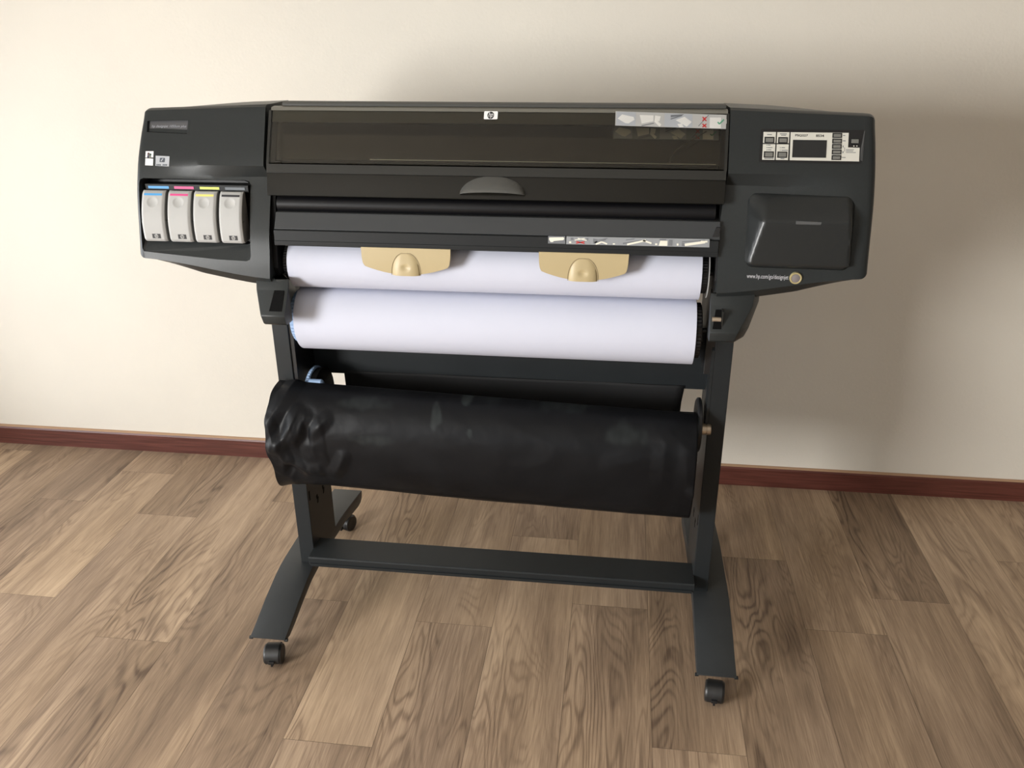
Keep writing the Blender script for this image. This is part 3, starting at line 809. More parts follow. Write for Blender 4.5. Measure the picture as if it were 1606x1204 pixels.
# roller, lit plate, front bar
lathe('output_roller', [(0, .012), (0, .0185), (.93, .0185), (.93, .012)], (-.4665, -.030, 1.1135), ROLLER, PR, n=40)
prism_x('paper_plate', [(-.0560, 1.0985), (-.0545, 1.1005), (-.02, 1.1015), (.05, 1.10), (.05, 1.055), (-.060, 1.055), (-.0745, 1.0685)], -.467, .4735, PLATE, PR, bev=.0006)
def barF(x, z): return -.080
BAR = prism_x('front_bar', [(-.0725, 1.0680), (-.0790, 1.0660), (-.0800, 1.0445), (-.0815, 1.0435), (-.0815, 1.0345), (-.079, 1.033), (.05, 1.033), (.05, 1.05), (-.06, 1.05)], -.467, .4715, BARM, PR, bev=.0006)
mesh('plate_end_clip', [(.455, -.074, 1.066), (.470, -.074, 1.066), (.4735, -.066, 1.091), (.466, -.066, 1.091), (.455, -.06, 1.066), (.470, -.06, 1.066), (.4735, -.05, 1.091), (.466, -.05, 1.091)],
     [(0, 1, 2, 3), (4, 5, 6, 7), (0, 1, 5, 4), (1, 2, 6, 5), (2, 3, 7, 6), (3, 0, 4, 7)], BLACK, PR)
SBAR = lambda x, z: -.0794
c2 = [aty(888.5, 370.5, -.0794), aty(1113, 374.8, -.0794), aty(1112.5, 387.8, -.0794), aty(888, 382.7, -.0794)]
tl_ = [(0, .165, 1), (.168, .30, 2), (.304, .37, 1), (.374, .605, 1), (.609, .755, 1), (.759, .995, 1)]
sh = [(barp(.06, .45, .13, .2, .1, 20), 3, 0), (barp(.07, .85, .13, .6, .12, 20), 5, 1), (barp(.13, .85, .07, .6, .12, 20), 5, 1), (barp(.08, .2, .145, .45, .1, 20), 3, 1), ([(.02, .62), (.035, .62), (.035, .85), (.02, .85)], 3, 0), ([(.03, .15), (.05, .15), (.05, .45), (.03, .45)], 4, 0), ([(.14, .15), (.155, .15), (.155, .45), (.14, .45)], 4, 0),
      (barp(.20, .7, .28, .3, .16, 20), 4, 0), (barp(.22, .4, .29, .15, .12, 20), 4, 0), (barp(.21, .9, .25, .6, .2, 20), 3, 1), (barp(.25, .6, .29, .85, .18, 20), 3, 1), ([(.19, .2), (.22, .3), (.22, .9), (.19, .8)], 4, 0),
      ([(.33, .75), (.345, .75), (.345, .9), (.33, .9)], 3, 0), (barp(.40, .75, .53, .35, .2, 20), 4, 0), (barp(.43, .85, .56, .30, .22, 20), 3, 1), (barp(.54, .3, .60, .65, .2, 20), 3, 1), (barp(.42, .3, .48, .15, .12, 20), 4, 1),
      ([(.625, .65), (.64, .65), (.64, .85), (.625, .85)], 3, 0), ([(.66, .3), (.71, .3), (.71, .92), (.65, .92)], 3, 0), ([(.655, .08), (.70, .08), (.70, .25), (.655, .25)], 4, 0), ([(.72, .15), (.745, .15), (.745, .9), (.715, .9)], 4, 0),
      ([(.775, .6), (.787, .6), (.787, .85), (.775, .85)], 3, 0), (barp(.81, .4, .97, .15, .14, 20), 4, 0), (barp(.83, .75, .97, .35, .3, 20), 3, 1), ([(.81, .5), (.84, .6), (.84, .95), (.81, .9)], 4, 0), ([(.94, .2), (.985, .2), (.985, .4), (.94, .4)], 3, 2)]
strip('instruction_sticker', c2, SBAR, BAR, STICK_D, tl_, sh, [STICK_D, STICK_D, STICK_D, STICK_B, STICK_C, RED], h=.0006)
c3 = [aty(860, 369.8, -.0794), aty(886.5, 370.4, -.0794), aty(886.5, 382.2, -.0794), aty(859.5, 381.5, -.0794)]
strip('instruction_sticker', c3, SBAR, BAR, STICK_C, [], [([(.06, .2), (.9, .12), (.95, .3), (.9, .5), (.32, .65), (.3, .78), (.15, .8), (.05, .45)], 1, 0)], [STICK_C, STICK_B], h=.0006)

# beige paper clips hanging from the bar over the upper roll
def clip(u0, v0, u1, v1, ub, vb, name='paper_clip'):
    xa, za = aty(u0, v0, -.083); xb, zb = aty(u1, v1, -.083); xm, zm = aty(ub, vb, -.083)
    w = xb-xa; zt = 1.0355; bot = zm; zs_ = bot+.020
    outline = [(0, zt), (1, zt)]
    Rb = [(.995, zs_+.016), (.985, zs_+.004), (.965, zs_-.002), (.90, zs_-.0065), (.80, zs_-.012), (.70, bot+.0035), (.60, bot+.001), (.5, bot)]
    pts = outline+[(s, z) for s, z in Rb]+[(1-s, z) for s, z in Rb[-2::-1]]
    def ys(z): return -.0835-.004*math.sin(max(0, min(1, (zt-z)/.06))*PI*.55)
    bm = bmesh.new(); rows = []
    # grid between left and right outline at each level
    Rz = sorted([(z, s) for s, z in Rb]+[(zt, 1.0)], key=lambda q: -q[0])
    def smax(z):
        for (z0, s0), (z1, s1) in zip(Rz, Rz[1:]):
            if z <= z0 and z >= z1: return s0+(s1-s0)*((z0-z)/(z0-z1) if z0 > z1 else 0)
        return .5
    zl = [zt-.004*i for i in range(int((zt-bot)/.004)+1)]+[bot+.0002]
    for z in zl:
        sM = smax(z); rows.append([(xa+w*((1-sM)+(2*sM-1)*i/20), ys(z), z) for i in range(21)])
    fr = [[bm.verts.new(p) for p in r] for r in rows]; bk = [[bm.verts.new((p[0], p[1]+.0035, p[2])) for p in r] for r in rows]
    for j in range(len(rows)-1):
        for i in range(20):
            bm.faces.new((fr[j][i], fr[j][i+1], fr[j+1][i+1], fr[j+1][i])); bm.faces.new((bk[j][i], bk[j+1][i], bk[j+1][i+1], bk[j][i+1]))
        bm.faces.new((fr[j][0], fr[j+1][0], bk[j+1][0], bk[j][0])); bm.faces.new((fr[j][20], bk[j][20], bk[j+1][20], fr[j+1][20]))
    for j in (0, len(rows)-1):
        for i in range(20): bm.faces.new((fr[j][i], bk[j][i], bk[j][i+1], fr[j][i+1]))
    c = from_bm(name, bm, BEIGE, PR, angle=40, label='beige plastic clip')
    # raised arched thumb pad with a finger dimple
    xc = xa+w*.5; pw = .0300; ph = .047; zb = bot
    bm = bmesh.new(); rows = []; nj, ni = 18, 18
    for j in range(nj+1):
        t = j/nj; z = zb+ph*t; hw = pw*math.sqrt(max(0.0008, 1-t**2.4))
        row = []
        for i in range(ni+1):
            s = -1+2*i/ni; x = xc+hw*s
            hgt = .0062*(1-s**4)*(1-t**3)*(.55+.45*(1-t))+.0004
            r = math.hypot((x-xc)/.0105, (z-zb-.017)/.0075)
            if r < 1: hgt -= .0022*(1-r*r)
            row.append(bm.verts.new((x, ys(z)-hgt, z)))
        rows.append(row)
    for j in range(nj):
        for i in range(ni): bm.faces.new((rows[j][i], rows[j][i+1], rows[j+1][i+1], rows[j+1][i]))
    rim = rows[0]+[rows[j][ni] for j in range(1, nj+1)]+rows[nj][-2::-1]+[rows[j][0] for j in range(nj-1, 0, -1)]
    low = [bm.verts.new((v.co.x, v.co.y+.006, v.co.z)) for v in rim]
    for i in range(len(rim)): bm.faces.new((rim[i], rim[(i+1) % len(rim)], low[(i+1) % len(rim)], low[i]))
    bm.faces.new(low)
    from_bm('thumb_pad', bm, BEIGE, c, angle=60)
    bm = bmesh.new()
    a = [(xc+pw*1.06*math.sqrt(max(0, 1-abs(t)**2.4))*(1 if t > 0 else 1)*sg, zb+ph*1.04*abs(t)) for sg, t in [(-1, k/24) for k in range(25)]]
    b = [(2*xc-x, z) for x, z in a][::-1]
    path = [Vector((x, ys(z)-.0003, z)) for x, z in a[:-1]+b[1:]]
    tube('pad_groove', path, .0006, mat('groove_brown', (.22, .17, .09, 1), .6), c, n=6)
    bm.free()
clip(566, 388, 706.5, 391, 636, 430.5)
clip(845, 396.5, 986.5, 400.5, 915.5, 439.5)

# ---- roll brackets under the housings -----------------------------------------------
def bracket(side, side_top, side_low, front_top, front_low, x_in, x_in_back):
    # horizontal outlines, lofted downwards: (z, front y, how far in)
    lev = [(.956, -.074, 0, 0), (.9335, -.086, .12, .06), (.8900, -.1175, .80, .70), (.8850, -.121, .88, .78), (.8665, -.117, 1, 1), (.8615, -.110, 1, 1.02)]
    V = []
    for z, y, tf, ts in lev:
        xs_ = side_top+(side_low-side_top)*ts; xf = front_top+(front_low-front_top)*tf
        V.append([(xf, y, z), (xs_, y+.036, z), (xs_-side*.004, .03, z), (x_in_back, .03, z), (x_in_back, -.077, z), (x_in, -.077-.0*tf, z) if y < -.08 else (x_in, -.0735, z), (x_in, y, z)])
    bm = bmesh.new(); B = [[bm.verts.new(p) for p in r] for r in V]; n = len(B[0])
    for a, b in zip(B, B[1:]):
        for k in range(n): bm.faces.new((a[k], a[(k+1) % n], b[(k+1) % n], b[k]))
    bm.faces.new(B[0]); bm.faces.new(B[-1])
    bmesh.ops.recalc_face_normals(bm, faces=bm.faces)
    bmesh.ops.bevel(bm, geom=list(bm.edges), offset=.0012, segments=2, affect='EDGES', profile=.5)
    return from_bm('roll_bracket', bm, PLASTIC, PR, angle=30)
BL_ = bracket(-1, -.533, -.514, -.5225, -.499, -.4475, -.476)
BR_ = bracket(1, .570, .541, .555, .517, .4655, .478)
def slot(x0, x1, parent, zt, zb):
    f = lambda z: -.088+(-.118+.088)*(.9330-z)/(.9330-.8895)
    q = [(x0+.006, f(zt)-.0006, zt), (x1, f(zt)-.0006, zt), (x1, f(zb)-.0006, zb), (x0, f(zb)-.0006, zb)]
    b = [(x, y+.012, z) for x, y, z in q]
    mesh('bracket_slot', q+b, [(0, 1, 2, 3), (7, 6, 5, 4), (0, 4, 5, 1), (1, 5, 6, 2), (2, 6, 7, 3), (3, 7, 4, 0)], VOID, parent)
slot(-.484, -.455, BL_, .9335, .8945)
slot(.4705, .4885, BR_, .926, .892)
bm = bmesh.new(); add_box(bm, .4885, .4905, -.113, -.09, .890, .928); from_bm('slot_edge', bm, LIDRIM, BR_)
lathe('spindle_catch', [(0, .004), (0, .0055), (.018, .0055), (.018, .004)], (.4695, -.103, .908), METAL, BR_, n=16)

# ---- stand ------------------------------------------------------------------------
A, W_, DP = .5336, .0392, .172
for sd in (-1, 1):
    x0, x1 = sorted((sd*A, sd*(A-W_)))
    P = box('leg_post', x0, x1, 0, DP, .148, .952, STEEL, PR, bev=.0015)
    xi = x1 if sd < 0 else x0
    # inner guide strips and the slots in the inner face
    gx = sorted((xi, xi-sd*.0085))
    prism_x('guide_strip', [(.012, .60), (.020, .58), (.034, .58), (.034, .800), (.016, .800), (.008, .79)], gx[0], gx[1], STEEL, P)
    if sd > 0: prism_x('guide_strip', [(-.001, .62), (.004, .60), (.007, .60), (.007, .81), (-.001, .80)], gx[0]+.002, gx[1], STEEL, P)
    for (yy, zz) in ((.0640, .3100), (.1110, .3116)):
        q = [(-.006, .0110), (.0015, .0125), (.0015, .0045), (.007, .0015), (.001, -.0125), (-.004, -.0130), (-.001, -.0020), (-.006, .0020)]
        vs_ = [(xi-sd*e, yy+a, zz+b) for e in (-.0008, .0008) for a, b in q]; n = len(q)
        mesh('slot_hole', vs_, [tuple(range(n)), tuple(range(n, 2*n))]+[(k, (k+1) % n, n+(k+1) % n, n+k) for k in range(n)], VOID, P)
    box('slot_hole', xi-.0008, xi+.0008, .010, .015, .335, .362, VOID, P, bev=0)
    if sd: box('side_plate', *sorted((sd*.4955, sd*(.474 if sd > 0 else .484))), .004, DP-.004, .66 if sd < 0 else .74, .95, BLACK, PR, bev=.001)
    # foot: bent steel channel, high at the post, low at the tips
    y_f, y_r = -.236, .428
    xo_, xn = sd*.5850, sd*.4955
    prof = []
    tops = [(y_f, .0905), (-.20, .1000), (-.13, .1230), (-.06, .1410), (-.02, .1475), (.02, .1495), (.17, .1495), (.22, .148), (.30, .138), (.37, .128), (y_r, .118)]
    bots = [(y_f, .0870), (-.222, .080), (-.205, .0770), (-.17, .083), (-.10, .102), (-.03, .116), (.02, .118), (.17, .118), (.26, .110), (.33, .096), (.385, .086), (.41, .086), (.424, .096), (y_r, .108)]
    ol = tops+bots[::-1]
    # slight bow outwards like the photograph
    bm = bmesh.new(); n = len(ol)
    va = [bm.verts.new((xo_-sd*.012*(1 if 0 else 0), y, z)) for y, z in ol]; vb = [bm.verts.new((xn, y, z)) for y, z in ol]
    bm.faces.new(va); bm.faces.new(vb[::-1])
    for i in range(n): bm.faces.new((va[i], va[(i+1) % n], vb[(i+1) % n], vb[i]))
    bmesh.ops.recalc_face_normals(bm, faces=bm.faces)
    ed = [e for e in bm.edges if e.calc_length() > .05 or abs(e.verts[0].co.x-e.verts[1].co.x) < 1e-6]
    bmesh.ops.bevel(bm, geom=[e for e in bm.edges if abs(e.verts[0].co.x-e.verts[1].co.x) < 1e-6], offset=.0018, segments=2, affect='EDGES', profile=.5)
    FT = from_bm('foot', bm, FOOTM, PR, angle=28)
    # rolled flange ends at the front tip
    for xx in (xo_, xn):
        lathe('flange_end', [(-.004, .002), (-.004, .0042), (.004, .0042), (.004, .002)], (xx, y_f+.006, .0835), STEEL, FT, 'y' if 0 else 'x', n=14)
    # casters
    for (yc, ry, zt) in ((-.205, .14 if sd < 0 else -.1, .083), (.398, -.35, .09)):
        xc = (xo_+xn)/2+(.002 if yc < 0 else 0); R = .0255
        C = lathe('caster', [(-.012, .006), (-.012, .0085), (.004, .0085), (.004, .006)], (xc, yc, zt), METAL if 0 else RUBBER, PR, 'z', n=20, label='black twin-wheel caster')
        rot = Matrix.Translation((xc, yc-.012, R)) @ Matrix.Rotation(ry, 4, 'Z') @ Matrix.Translation((-xc, -(yc-.012), -R))
        for s2 in (-1, 1):
            bm = bmesh.new()
            add_lathe(bm, [(s2*.0065, R*.5), (s2*.0065, R*.96), (s2*.0085, R), (s2*.0185, R), (s2*.0215, R*.93), (s2*.0225, R*.75), (s2*.0215, R*.3)], (xc, yc-.012, R), 'x', 40)
            bmesh.ops.transform(bm, matrix=rot, verts=bm.verts)
            from_bm('wheel', bm, RUBBER, C, angle=35)
        # hood over the upper half, between and over the wheels
        bm = bmesh.new(); b2 = bmesh.new(); ring0, ring1 = [], []
        pts = [(yc-.012+(R+.0022)*math.cos(t), R+(R+.0022)*math.sin(t)) for t in [math.radians(205-10*k*1.35) for k in range(19)]]
        pin = [(yc-.012+(R-.006)*math.cos(t), R+(R-.006)*math.sin(t)) for t in [math.radians(205-10*k*1.35) for k in range(19)]]
        for y, z in pts: ring0.append((b2.verts.new((xc-.0165, y, z)), b2.verts.new((xc+.0165, y, z))))
        for y, z in pin: ring1.append((b2.verts.new((xc-.005, y, z)), b2.verts.new((xc+.005, y, z))))
        for i in range(18):
            b2.faces.new((ring0[i][0], ring0[i][1], ring0[i+1][1], ring0[i+1][0])); b2.faces.new((ring1[i][0], ring1[i+1][0], ring1[i+1][1], ring1[i][1]))
            b2.faces.new((ring0[i][0], ring0[i+1][0], ring1[i+1][0], ring1[i][0])); b2.faces.new((ring0[i][1], ring1[i][1], ring1[i+1][1], ring0[i+1][1]))
        for i in (0, 18): b2.faces.new((ring0[i][0], ring0[i][1], ring1[i][1], ring1[i][0]))
        join(bm, b2)
        bmesh.ops.transform(bm, matrix=rot, verts=bm.verts)
        from_bm('caster_hood', bm, RUBBER, C, angle=40)
        bm = bmesh.new(); add_box(bm, xc-.007, xc+.007, yc-.012-R-.0085, yc-.012-R+.004, R-.006, R+.001, .001)
        add_box(bm, xc-.0025, xc+.0025, yc-.012-R-.006, yc-.012-R+.003, R-.015, R-.006, .0008)
        bmesh.ops.transform(bm, matrix=rot, verts=bm.verts)
        from_bm('brake_tab', bm, BLACK, C)
# crossbar low between the posts
prism_x('crossbar', [(-.041, .172), (-.041, .192), (-.038, .195), (.050, .195), (.053, .192), (.053, .172)], -.4955, .4955, STEEL, PR, bev=.0008)
prism_x('crossbar_lip', [(-.044, .170), (-.044, .178), (-.041, .178), (-.041, .170)], -.49, .49, STEEL, PR)
# back panel between the posts behind the rolls
prism_x('back_panel', [(.128, .648), (.120, .6515), (.120, .80), (.124, .804), (.150, .804), (.150, .648)], -.4955, .4955, STEEL, PR)

# ================================================================== paper rolls
def paper_roll(label, x0, x1, y, z, r, hubL, hubR, uh):
    t = empty('paper_roll', ((x0+x1)/2, y, z-r), label, 'paper roll', 'white paper rolls between the legs')
    prof = [(0, .028), (0, r-.0004), (.0004, r), (x1-x0-.0004, r), (x1-x0, r-.0004), (x1-x0, .028)]
    lathe('paper', prof, (x0, y, z), PAPER, t, n=120)
    lathe('hub', [(-.016, .02), (-.016, uh-.004), (-.014, uh), (-.004, uh), (-.0005, uh-.002), (-.0005, .02)], (x0, y, z), hubL, t, n=88, teeth=(uh-.003, .03), angle=30)
    lathe('hub', [(.0005, .02), (.0005, uh-.002), (.004, uh), (.012, uh), (.014, uh-.004), (.014, .02)], (x1, y, z), hubR, t, n=88, teeth=(uh-.003, .03), angle=30)
    lathe('spindle', [(-.0155, .004), (-.0155, .006), (x1-x0+.03, .006), (x1-x0+.03, .004)], (x0, y, z), BLACK, t, n=20)
    return t
UR = paper_roll('upper roll of white paper with two beige clips in front of it', -.457, .447, .0042, .976, .058, BLACK, BLACK, .044)
LR = paper_roll('lower roll of white paper with blue toothed hub on its left end', -.457, .4455, .0223, .838, .0765, BLUE, BLACK, .062)
bm = bmesh.new(); add_lathe(bm, [(.0145, .045), (.0145, .0535), (.0158, .0535), (.0158, .045)], (.447, .0042, .976), 'x', 48); from_bm('flange_disc', bm, CART, UR, angle=30)

# ================================================================== ink cartridges
def cartridge(u0, u1, stripe, label):
    xa = aty(u0, 330, -.062)[0]; xb = aty(u1, 330, -.062)[0]
    zt, zb = 1.1405, 1.0345
    t = empty('ink_cartridge', ((xa+xb)/2, -.05, zb-.0), label, 'ink cartridge', 'ink cartridges in the left bay')
    def fy(z):
        q = (z-zb)/(zt-zb); base = F(zb)+(F(zt)-F(zb))*q
        return base+.0005-.0105*math.sin(PI*max(0, min(1, q)))**.9
    nz, nx = 22, 12; r = .0035
    bm = bmesh.new(); rows = []
    for j in range(nz+1):
        q = j/nz; z = zb+(zt-zb)*q
        row = []
        for i in range(nx+1):
            s = i/nx; x = xa+(xb-xa)*s
            e = min(x-xa, xb-x); f = min(z-zb, zt-z)
            y = fy(z)
            if e < r: y += r-math.sqrt(max(0, r*r-(r-e)**2))
            if f < r: y += r-math.sqrt(max(0, r*r-(r-f)**2))
            row.append(Vector((x, y, z)))
        rows.append(row)
    # finer grid for the thumb dimple
    dz, dx = 1.1185, (xa+xb)/2-.0005
    G = []
    for j in range(61):
        zq = j/60*nz; j0 = min(int(zq), nz-1); tj = zq-j0; row = []
        for i in range(31):
            xq = i/30*nx; i0 = min(int(xq), nx-1); ti = xq-i0
            p = (rows[j0][i0]*(1-ti)+rows[j0][i0+1]*ti)*(1-tj)+(rows[j0+1][i0]*(1-ti)+rows[j0+1][i0+1]*ti)*tj
            rr = math.hypot((p.x-dx)/.0125, (p.z-dz)/.0105)
            if rr < 1: p.y += .0035*(1-rr*rr)**.7-.0006
            elif rr < 1.12: p.y -= .0004
            row.append(bm.verts.new(p))
        G.append(row)
    for j in range(60):
        for i in range(30): bm.faces.new((G[j][i], G[j][i+1], G[j+1][i+1], G[j+1][i]))
    rim = G[0]+[G[j][30] for j in range(1, 61)]+G[60][-2::-1]+[G[j][0] for j in range(59, 0, -1)]
    mid = [bm.verts.new((v.co.x, v.co.y+.004, v.co.z)) for v in rim]
    low = [bm.verts.new((v.co.x+(-.0012 if v.co.x > dx else .0012), F(1.09)+.030, v.co.z+(.002 if v.co.z < 1.08 else -.002))) for v in rim]
    n = len(rim)
    for i in range(n):
        bm.faces.new((rim[i], rim[(i+1) % n], mid[(i+1) % n], mid[i]))
        f = bm.faces.new((mid[i], mid[(i+1) % n], low[(i+1) % n], low[i])); f.material_index = 1
    bm.faces.new(low).material_index = 1
    b = from_bm('cartridge_body', bm, [CART, CARTSIDE], t, angle=40)
    S = lambda x, z: fy(z)
    w = xb-xa
    decal('colour_stripe', rrect(xa+.11*w, xb-.10*w, zt-.0088, zt-.0048), S, .0004, stripe, t)
    lx0, lx1, lz0, lz1 = xa+.40*w, xa+.765*w, zb+.0075, zb+.0175
    decal('logo_badge', rrect(lx0, lx1, lz0, lz1), S, .0004, INKTXT, t)
    cx, cz = (lx0+lx1)/2, (lz0+lz1)/2
    decal('logo_disc', circle(cx, cz, .0043, rz=.0046), S, .0007, CART, t)
    lettering('hp', cx-.0031, cx+.0032, cz-.0044, cz+.0042, S, .0010, INKTXT, t, shear=.3)
    return t
for u0, u1, m_, lab in ((225.3, 260.5, CYAN, 'light grey ink cartridge with a blue stripe, leftmost in the bay'), (265.6, 300.8, MAGENTA, 'light grey ink cartridge with a magenta stripe'),
                        (305.6, 340.6, YELLOW, 'light grey ink cartridge with a yellow stripe'), (345.8, 381, KBLACK, 'light grey ink cartridge with a black stripe, rightmost in the bay')):
    cartridge(u0, u1, m_, lab)

# ================================================================== empty spindle behind the bin cloth
SPD = empty('roll_spindle', (0, .045, .525), 'empty roll spindle with blue toothed disc resting behind the black cloth bin', 'spindle')
lathe('spindle_rod', [(0, .006), (0, .012), (.94, .012), (.94, .006)], (-.47, .045, .612), BLACK, SPD, n=24)
lathe('spindle_disc', [(0, .02), (0, .081), (.002, .085), (.008, .085), (.010, .082), (.010, .02)], (-.466, .042, .611), BLUE, SPD, n=120, teeth=(.083, .03), angle=30)
lathe('spindle_flange', [(.0, .02), (0, .080), (.016, .0825), (.017, .079), (.017, .02)], (-.4555, .042, .611), VOID, SPD, n=60, angle=30)  # near black: shade on the toothed disc's face put into the colour
lathe('spindle_disc', [(0, .02), (0, .060), (.003, .064), (.009, .064), (.011, .060), (.011, .02)], (.4678, .020, .605), BLACK, SPD, n=64, angle=30, label='black disc')
lathe('disc_latch', [(0, .006), (0, .011), (.03, .011), (.034, .007)], (-.4535, -.005, .676), BLUE, SPD, n=20)
lathe('spindle_tip', [(0, .008), (0, .0135), (.010, .0135), (.0105, .012), (.0125, .012), (.013, .0135), (.021, .0135), (.0225, .012), (.0225, .006)], (.4795, .0, .604), METAL, SPD, n=28, angle=30)

# ================================================================== black cloth bin
BIN = empty('cloth_bin', (0, 0, .40), 'black crumpled cloth media bin slung between the legs under the paper rolls', 'media bin')
def tilt(s): return -.036*s
prof = [(-.010, .6825), (-.022, .6845), (-.055, .677), (-.085, .653), (-.103, .620), (-.110, .577), (-.108, .530), (-.098, .486), (-.080, .452), (-.052, .430), (-.022, .4205), (-.006, .4195)]
def catmull(P, n):
    out = []
    for i in range(len(P)-1):
        p0 = P[max(i-1, 0)]; p1 = P[i]; p2 = P[i+1]; p3 = P[min(i+2, len(P)-1)]
        for k in range(n):
            t = k/n
            out.append(tuple(.5*((2*b)+(c-a)*t+(2*a-5*b+4*c-d)*t*t+(3*b-a-3*c+d)*t**3) for a, b, c, d in zip(p0, p1, p2, p3)))
    out.append(P[-1]); return out
prof = catmull(prof, 9)
def bin_xz(u, v): P = ray(u, v, 1, -.11); return P.x, P.z
FOLDS = []                     # creases of the crumpled end: line, half width, height
for pts, wd, h in (((245, 285, 215, 390, 130, 520), .016, .010), ((335, 505, 300, 590, 205, 740), .015, .013), ((412, 520, 372, 640, 335, 705), .011, .011),
                   ((585, 540, 480, 640), .012, .007), ((745, 835, 700, 930, 650, 985), .014, .008), ((470, 600, 500, 800, 545, 930), .020, .009),
                   ((210, 720, 260, 860, 230, 940), .016, .010), ((110, 560, 170, 700, 150, 800), .014, .010), ((330, 880, 430, 950, 520, 960), .014, .010),
                   ((400, 540, 440, 640, 470, 740), .022, -.010), ((250, 560, 190, 690), .016, -.008), ((260, 920, 330, 960), .020, -.012), ((500, 820, 540, 900), .016, -.007)):
    P = [bin_xz(400+pts[k]/5.35, 560+pts[k+1]/5.35) for k in range(0, len(pts), 2)]
    FOLDS.append((P, wd, h))
for pts, wd, h in (((700, 470, 770, 540, 740, 800), .018, .004), ((830, 490, 950, 580, 1050, 620), .018, .004), ((330, 690, 640, 640), .022, .004), ((940, 640, 960, 900), .02, .003), ((1000, 920, 1040, 960), .012, .008)):
    P = [bin_xz(900+pts[k]/5.35, 600+pts[k+1]/5.35) for k in range(0, len(pts), 2)]
    FOLDS.append((P, wd, h))
def seg_dist(x, z, P):
    best = 9; pos = 0
    for k, ((ax, az), (bx, bz)) in enumerate(zip(P, P[1:])):
        dx, dz = bx-ax, bz-az; t = max(0, min(1, ((x-ax)*dx+(z-az)*dz)/(dx*dx+dz*dz)))
        d = math.hypot(x-ax-t*dx, z-az-t*dz)
        if d < best: best, pos = d, (k+t)/(len(P)-1)
    return best, pos
SCUFFS = [((680, 662), .012, .026), ((722, 647), .014, .008), ((762, 640), .045, .020), ((735, 683), .006, .010), ((588, 690), .05, .012), ((640, 600), .10, .006), ((560, 645), .06, .010), ((980, 690), .05, .02), ((900, 660), .09, .008)]
SCUFFS = [(bin_xz(*p), a, b) for p, a, b in SCUFFS]
def front_cloth():
    nx = 300; bm = bmesh.new(); grid = []; sc = bm.verts.layers.float.new('scuff')
    m_ = len(prof)
    for i in range(nx+1):
        s = (i/nx)**1.25; row = []
        for j, (y, z) in enumerate(prof):
            t = j/(m_-1)
            xl = -.522-.006*math.sin(min(1, t*1.3)*PI)-.012*sm(.60, .80, t)+.02*sm(.82, 1, t)
            xr = .4665-.004*t
            x = xl+(xr-xl)*s
            a = prof[max(j-1, 0)]; b = prof[min(j+1, m_-1)]
            ty, tz = b[0]-a[0], b[1]-a[1]; l = math.hypot(ty, tz); ny, nz = tz/l, -ty/l
            zz = z+tilt(s)
            d = 0
            if y < .02:
                for P, wd, h in FOLDS:
                    q, pos = seg_dist(x, zz, P)
                    if q < wd*1.6:
                        e = 1-q/(wd*1.6); d += 1.15*h*(e**1.05)*(.45+.55*math.sin(PI*min(1, max(0, pos*.8+.15))))
            cl = math.exp(-s*9)*sm(.10, .28, t)
            f2 = 1-abs(noise.noise(Vector((x*14-t*5, t*6+x*6, 9.7))))*2
            d += cl*(.003*f2+.004*noise.noise(Vector((x*12+t*3, t*5, 4.1))))
            d += .0022*noise.noise(Vector((x*5, t*4, 7)))*sm(0, .1, t)+.0012*(1-abs(noise.noise(Vector((x*8+t*2, t*7, 3))))*2)*sm(.15, .3, t)*sm(.0, .1, 1-s)
            sag = .004*math.sin(s*PI)*sm(.4, 1, t)+.014*math.exp(-s*26)*sm(.62, .78, t)
            xx = x+(.010*noise.noise(Vector((t*8, 3.3, .4)))-.004)*max(0, 1-s*7)*sm(.1, .3, t)
            v = bm.verts.new((xx, y-abs(ny)*d*(1 if ny < 0 or y < -.03 else 1), zz-nz*0+(nz if y < -.02 else abs(nz))*d*.6*(1 if z > .56 else 1)-sag))
            k = 0
            for (px, pz), ra, rb in SCUFFS:
                e = math.hypot((x-px)/ra, (zz-pz)/rb)+.55*noise.noise(Vector((x*45, zz*45, 5)))
                k = max(k, sm(1.15, .85, e) if rb < .03 and ra < .03 else .6*sm(1.3, .5, e))
            v[sc] = k*(.6+.4*noise.noise(Vector((x*90, zz*60, 1)))) if y < 0 else 0
            row.append(v)
        grid.append(row)
    for i in range(nx):
        for j in range(m_-1): bm.faces.new((grid[i][j], grid[i][j+1], grid[i+1][j+1], grid[i+1][j]))
    o = from_bm('front_cloth', bm, NYLON, BIN, smooth=True)
    md = o.modifiers.new('thickness', 'SOLIDIFY'); md.thickness = .002; md.offset = 0
    return o
front_cloth()
bm = bmesh.new(); grid = []
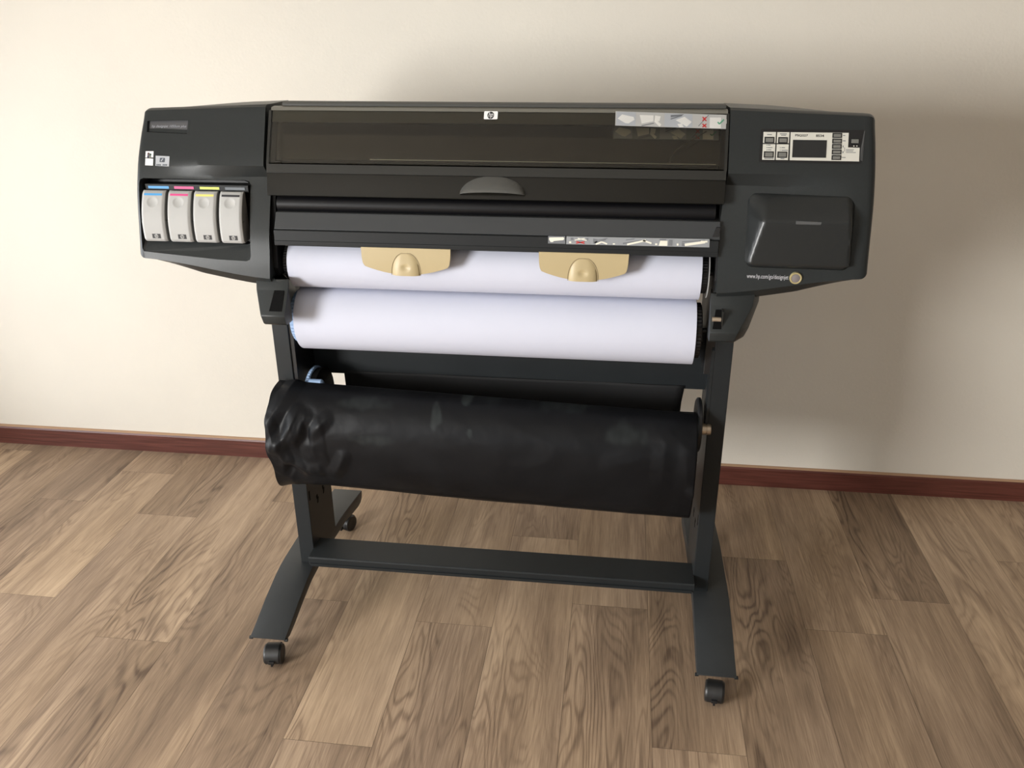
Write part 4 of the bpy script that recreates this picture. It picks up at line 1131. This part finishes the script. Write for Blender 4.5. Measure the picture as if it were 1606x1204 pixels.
bp_ = catmull([(-.008, .4215), (.03, .424), (.07, .442), (.10, .475), (.118, .50), (.128, .54), (.126, .60), (.118, .66)], 5)
for i in range(41):
    s = i/40
    grid.append([bm.verts.new((-.408+.853*s+(.02*(z-.655)*(1 if s < .5 else 0)-.1*(z-.655)*(0 if s < .5 else -1))*(1), y+.003*noise.noise(Vector((s*6, z*8, 1))), z+tilt(s)*(.0 if z > .6 else .7))) for y, z in bp_])
for i in range(40):
    for j in range(len(bp_)-1): bm.faces.new((grid[i][j], grid[i][j+1], grid[i+1][j+1], grid[i+1][j]))
o = from_bm('back_cloth', bm, mat('black_cloth_inside', (.006, .006, .0065, 1), .8), BIN, smooth=True)
md = o.modifiers.new('thickness', 'SOLIDIFY'); md.thickness = .002; md.offset = 0

# ================================================================== light
def area(name, loc, rot, sx, sy, power, col):
    l = bpy.data.lights.new(name, 'AREA'); l.shape = 'RECTANGLE'; l.size = sx; l.size_y = sy; l.energy = power; l.color = col
    o = bpy.data.objects.new(name, l); o.location = loc; o.rotation_euler = rot; COL.objects.link(o); return o
for (y0, y1, z0, z1), pw in ((LW, 214), (LW2, 24)):
    area('daylight_left_window', (RX0-.06, (y0+y1)/2, (z0+z1)/2), (0, -PI/2, 0), z1-z0, y1-y0, pw, (1.0, .99, .97) if pw > 100 else (.96, .98, 1.0))
area('front_fill', ((FILLW[0]+FILLW[1])/2, RY0-.04, (FILLW[2]+FILLW[3])/2), (PI/2, 0, 0), FILLW[1]-FILLW[0], FILLW[3]-FILLW[2], 5, (.90, .95, 1.0))  # added unseen lamp, weak fill from behind the camera
w = bpy.data.worlds.new('World'); scene.world = w; w.use_nodes = True
w.node_tree.nodes['Background'].inputs['Color'].default_value = (.75, .85, 1, 1)
w.node_tree.nodes['Background'].inputs['Strength'].default_value = 1.0

vs = scene.view_settings
scene.display_settings.display_device = 'sRGB'
vs.view_transform = 'Standard'; vs.look = 'None'; vs.exposure = .32; vs.gamma = 1; vs.use_curve_mapping = False
try: scene.cycles.max_bounces = 8
except Exception: pass
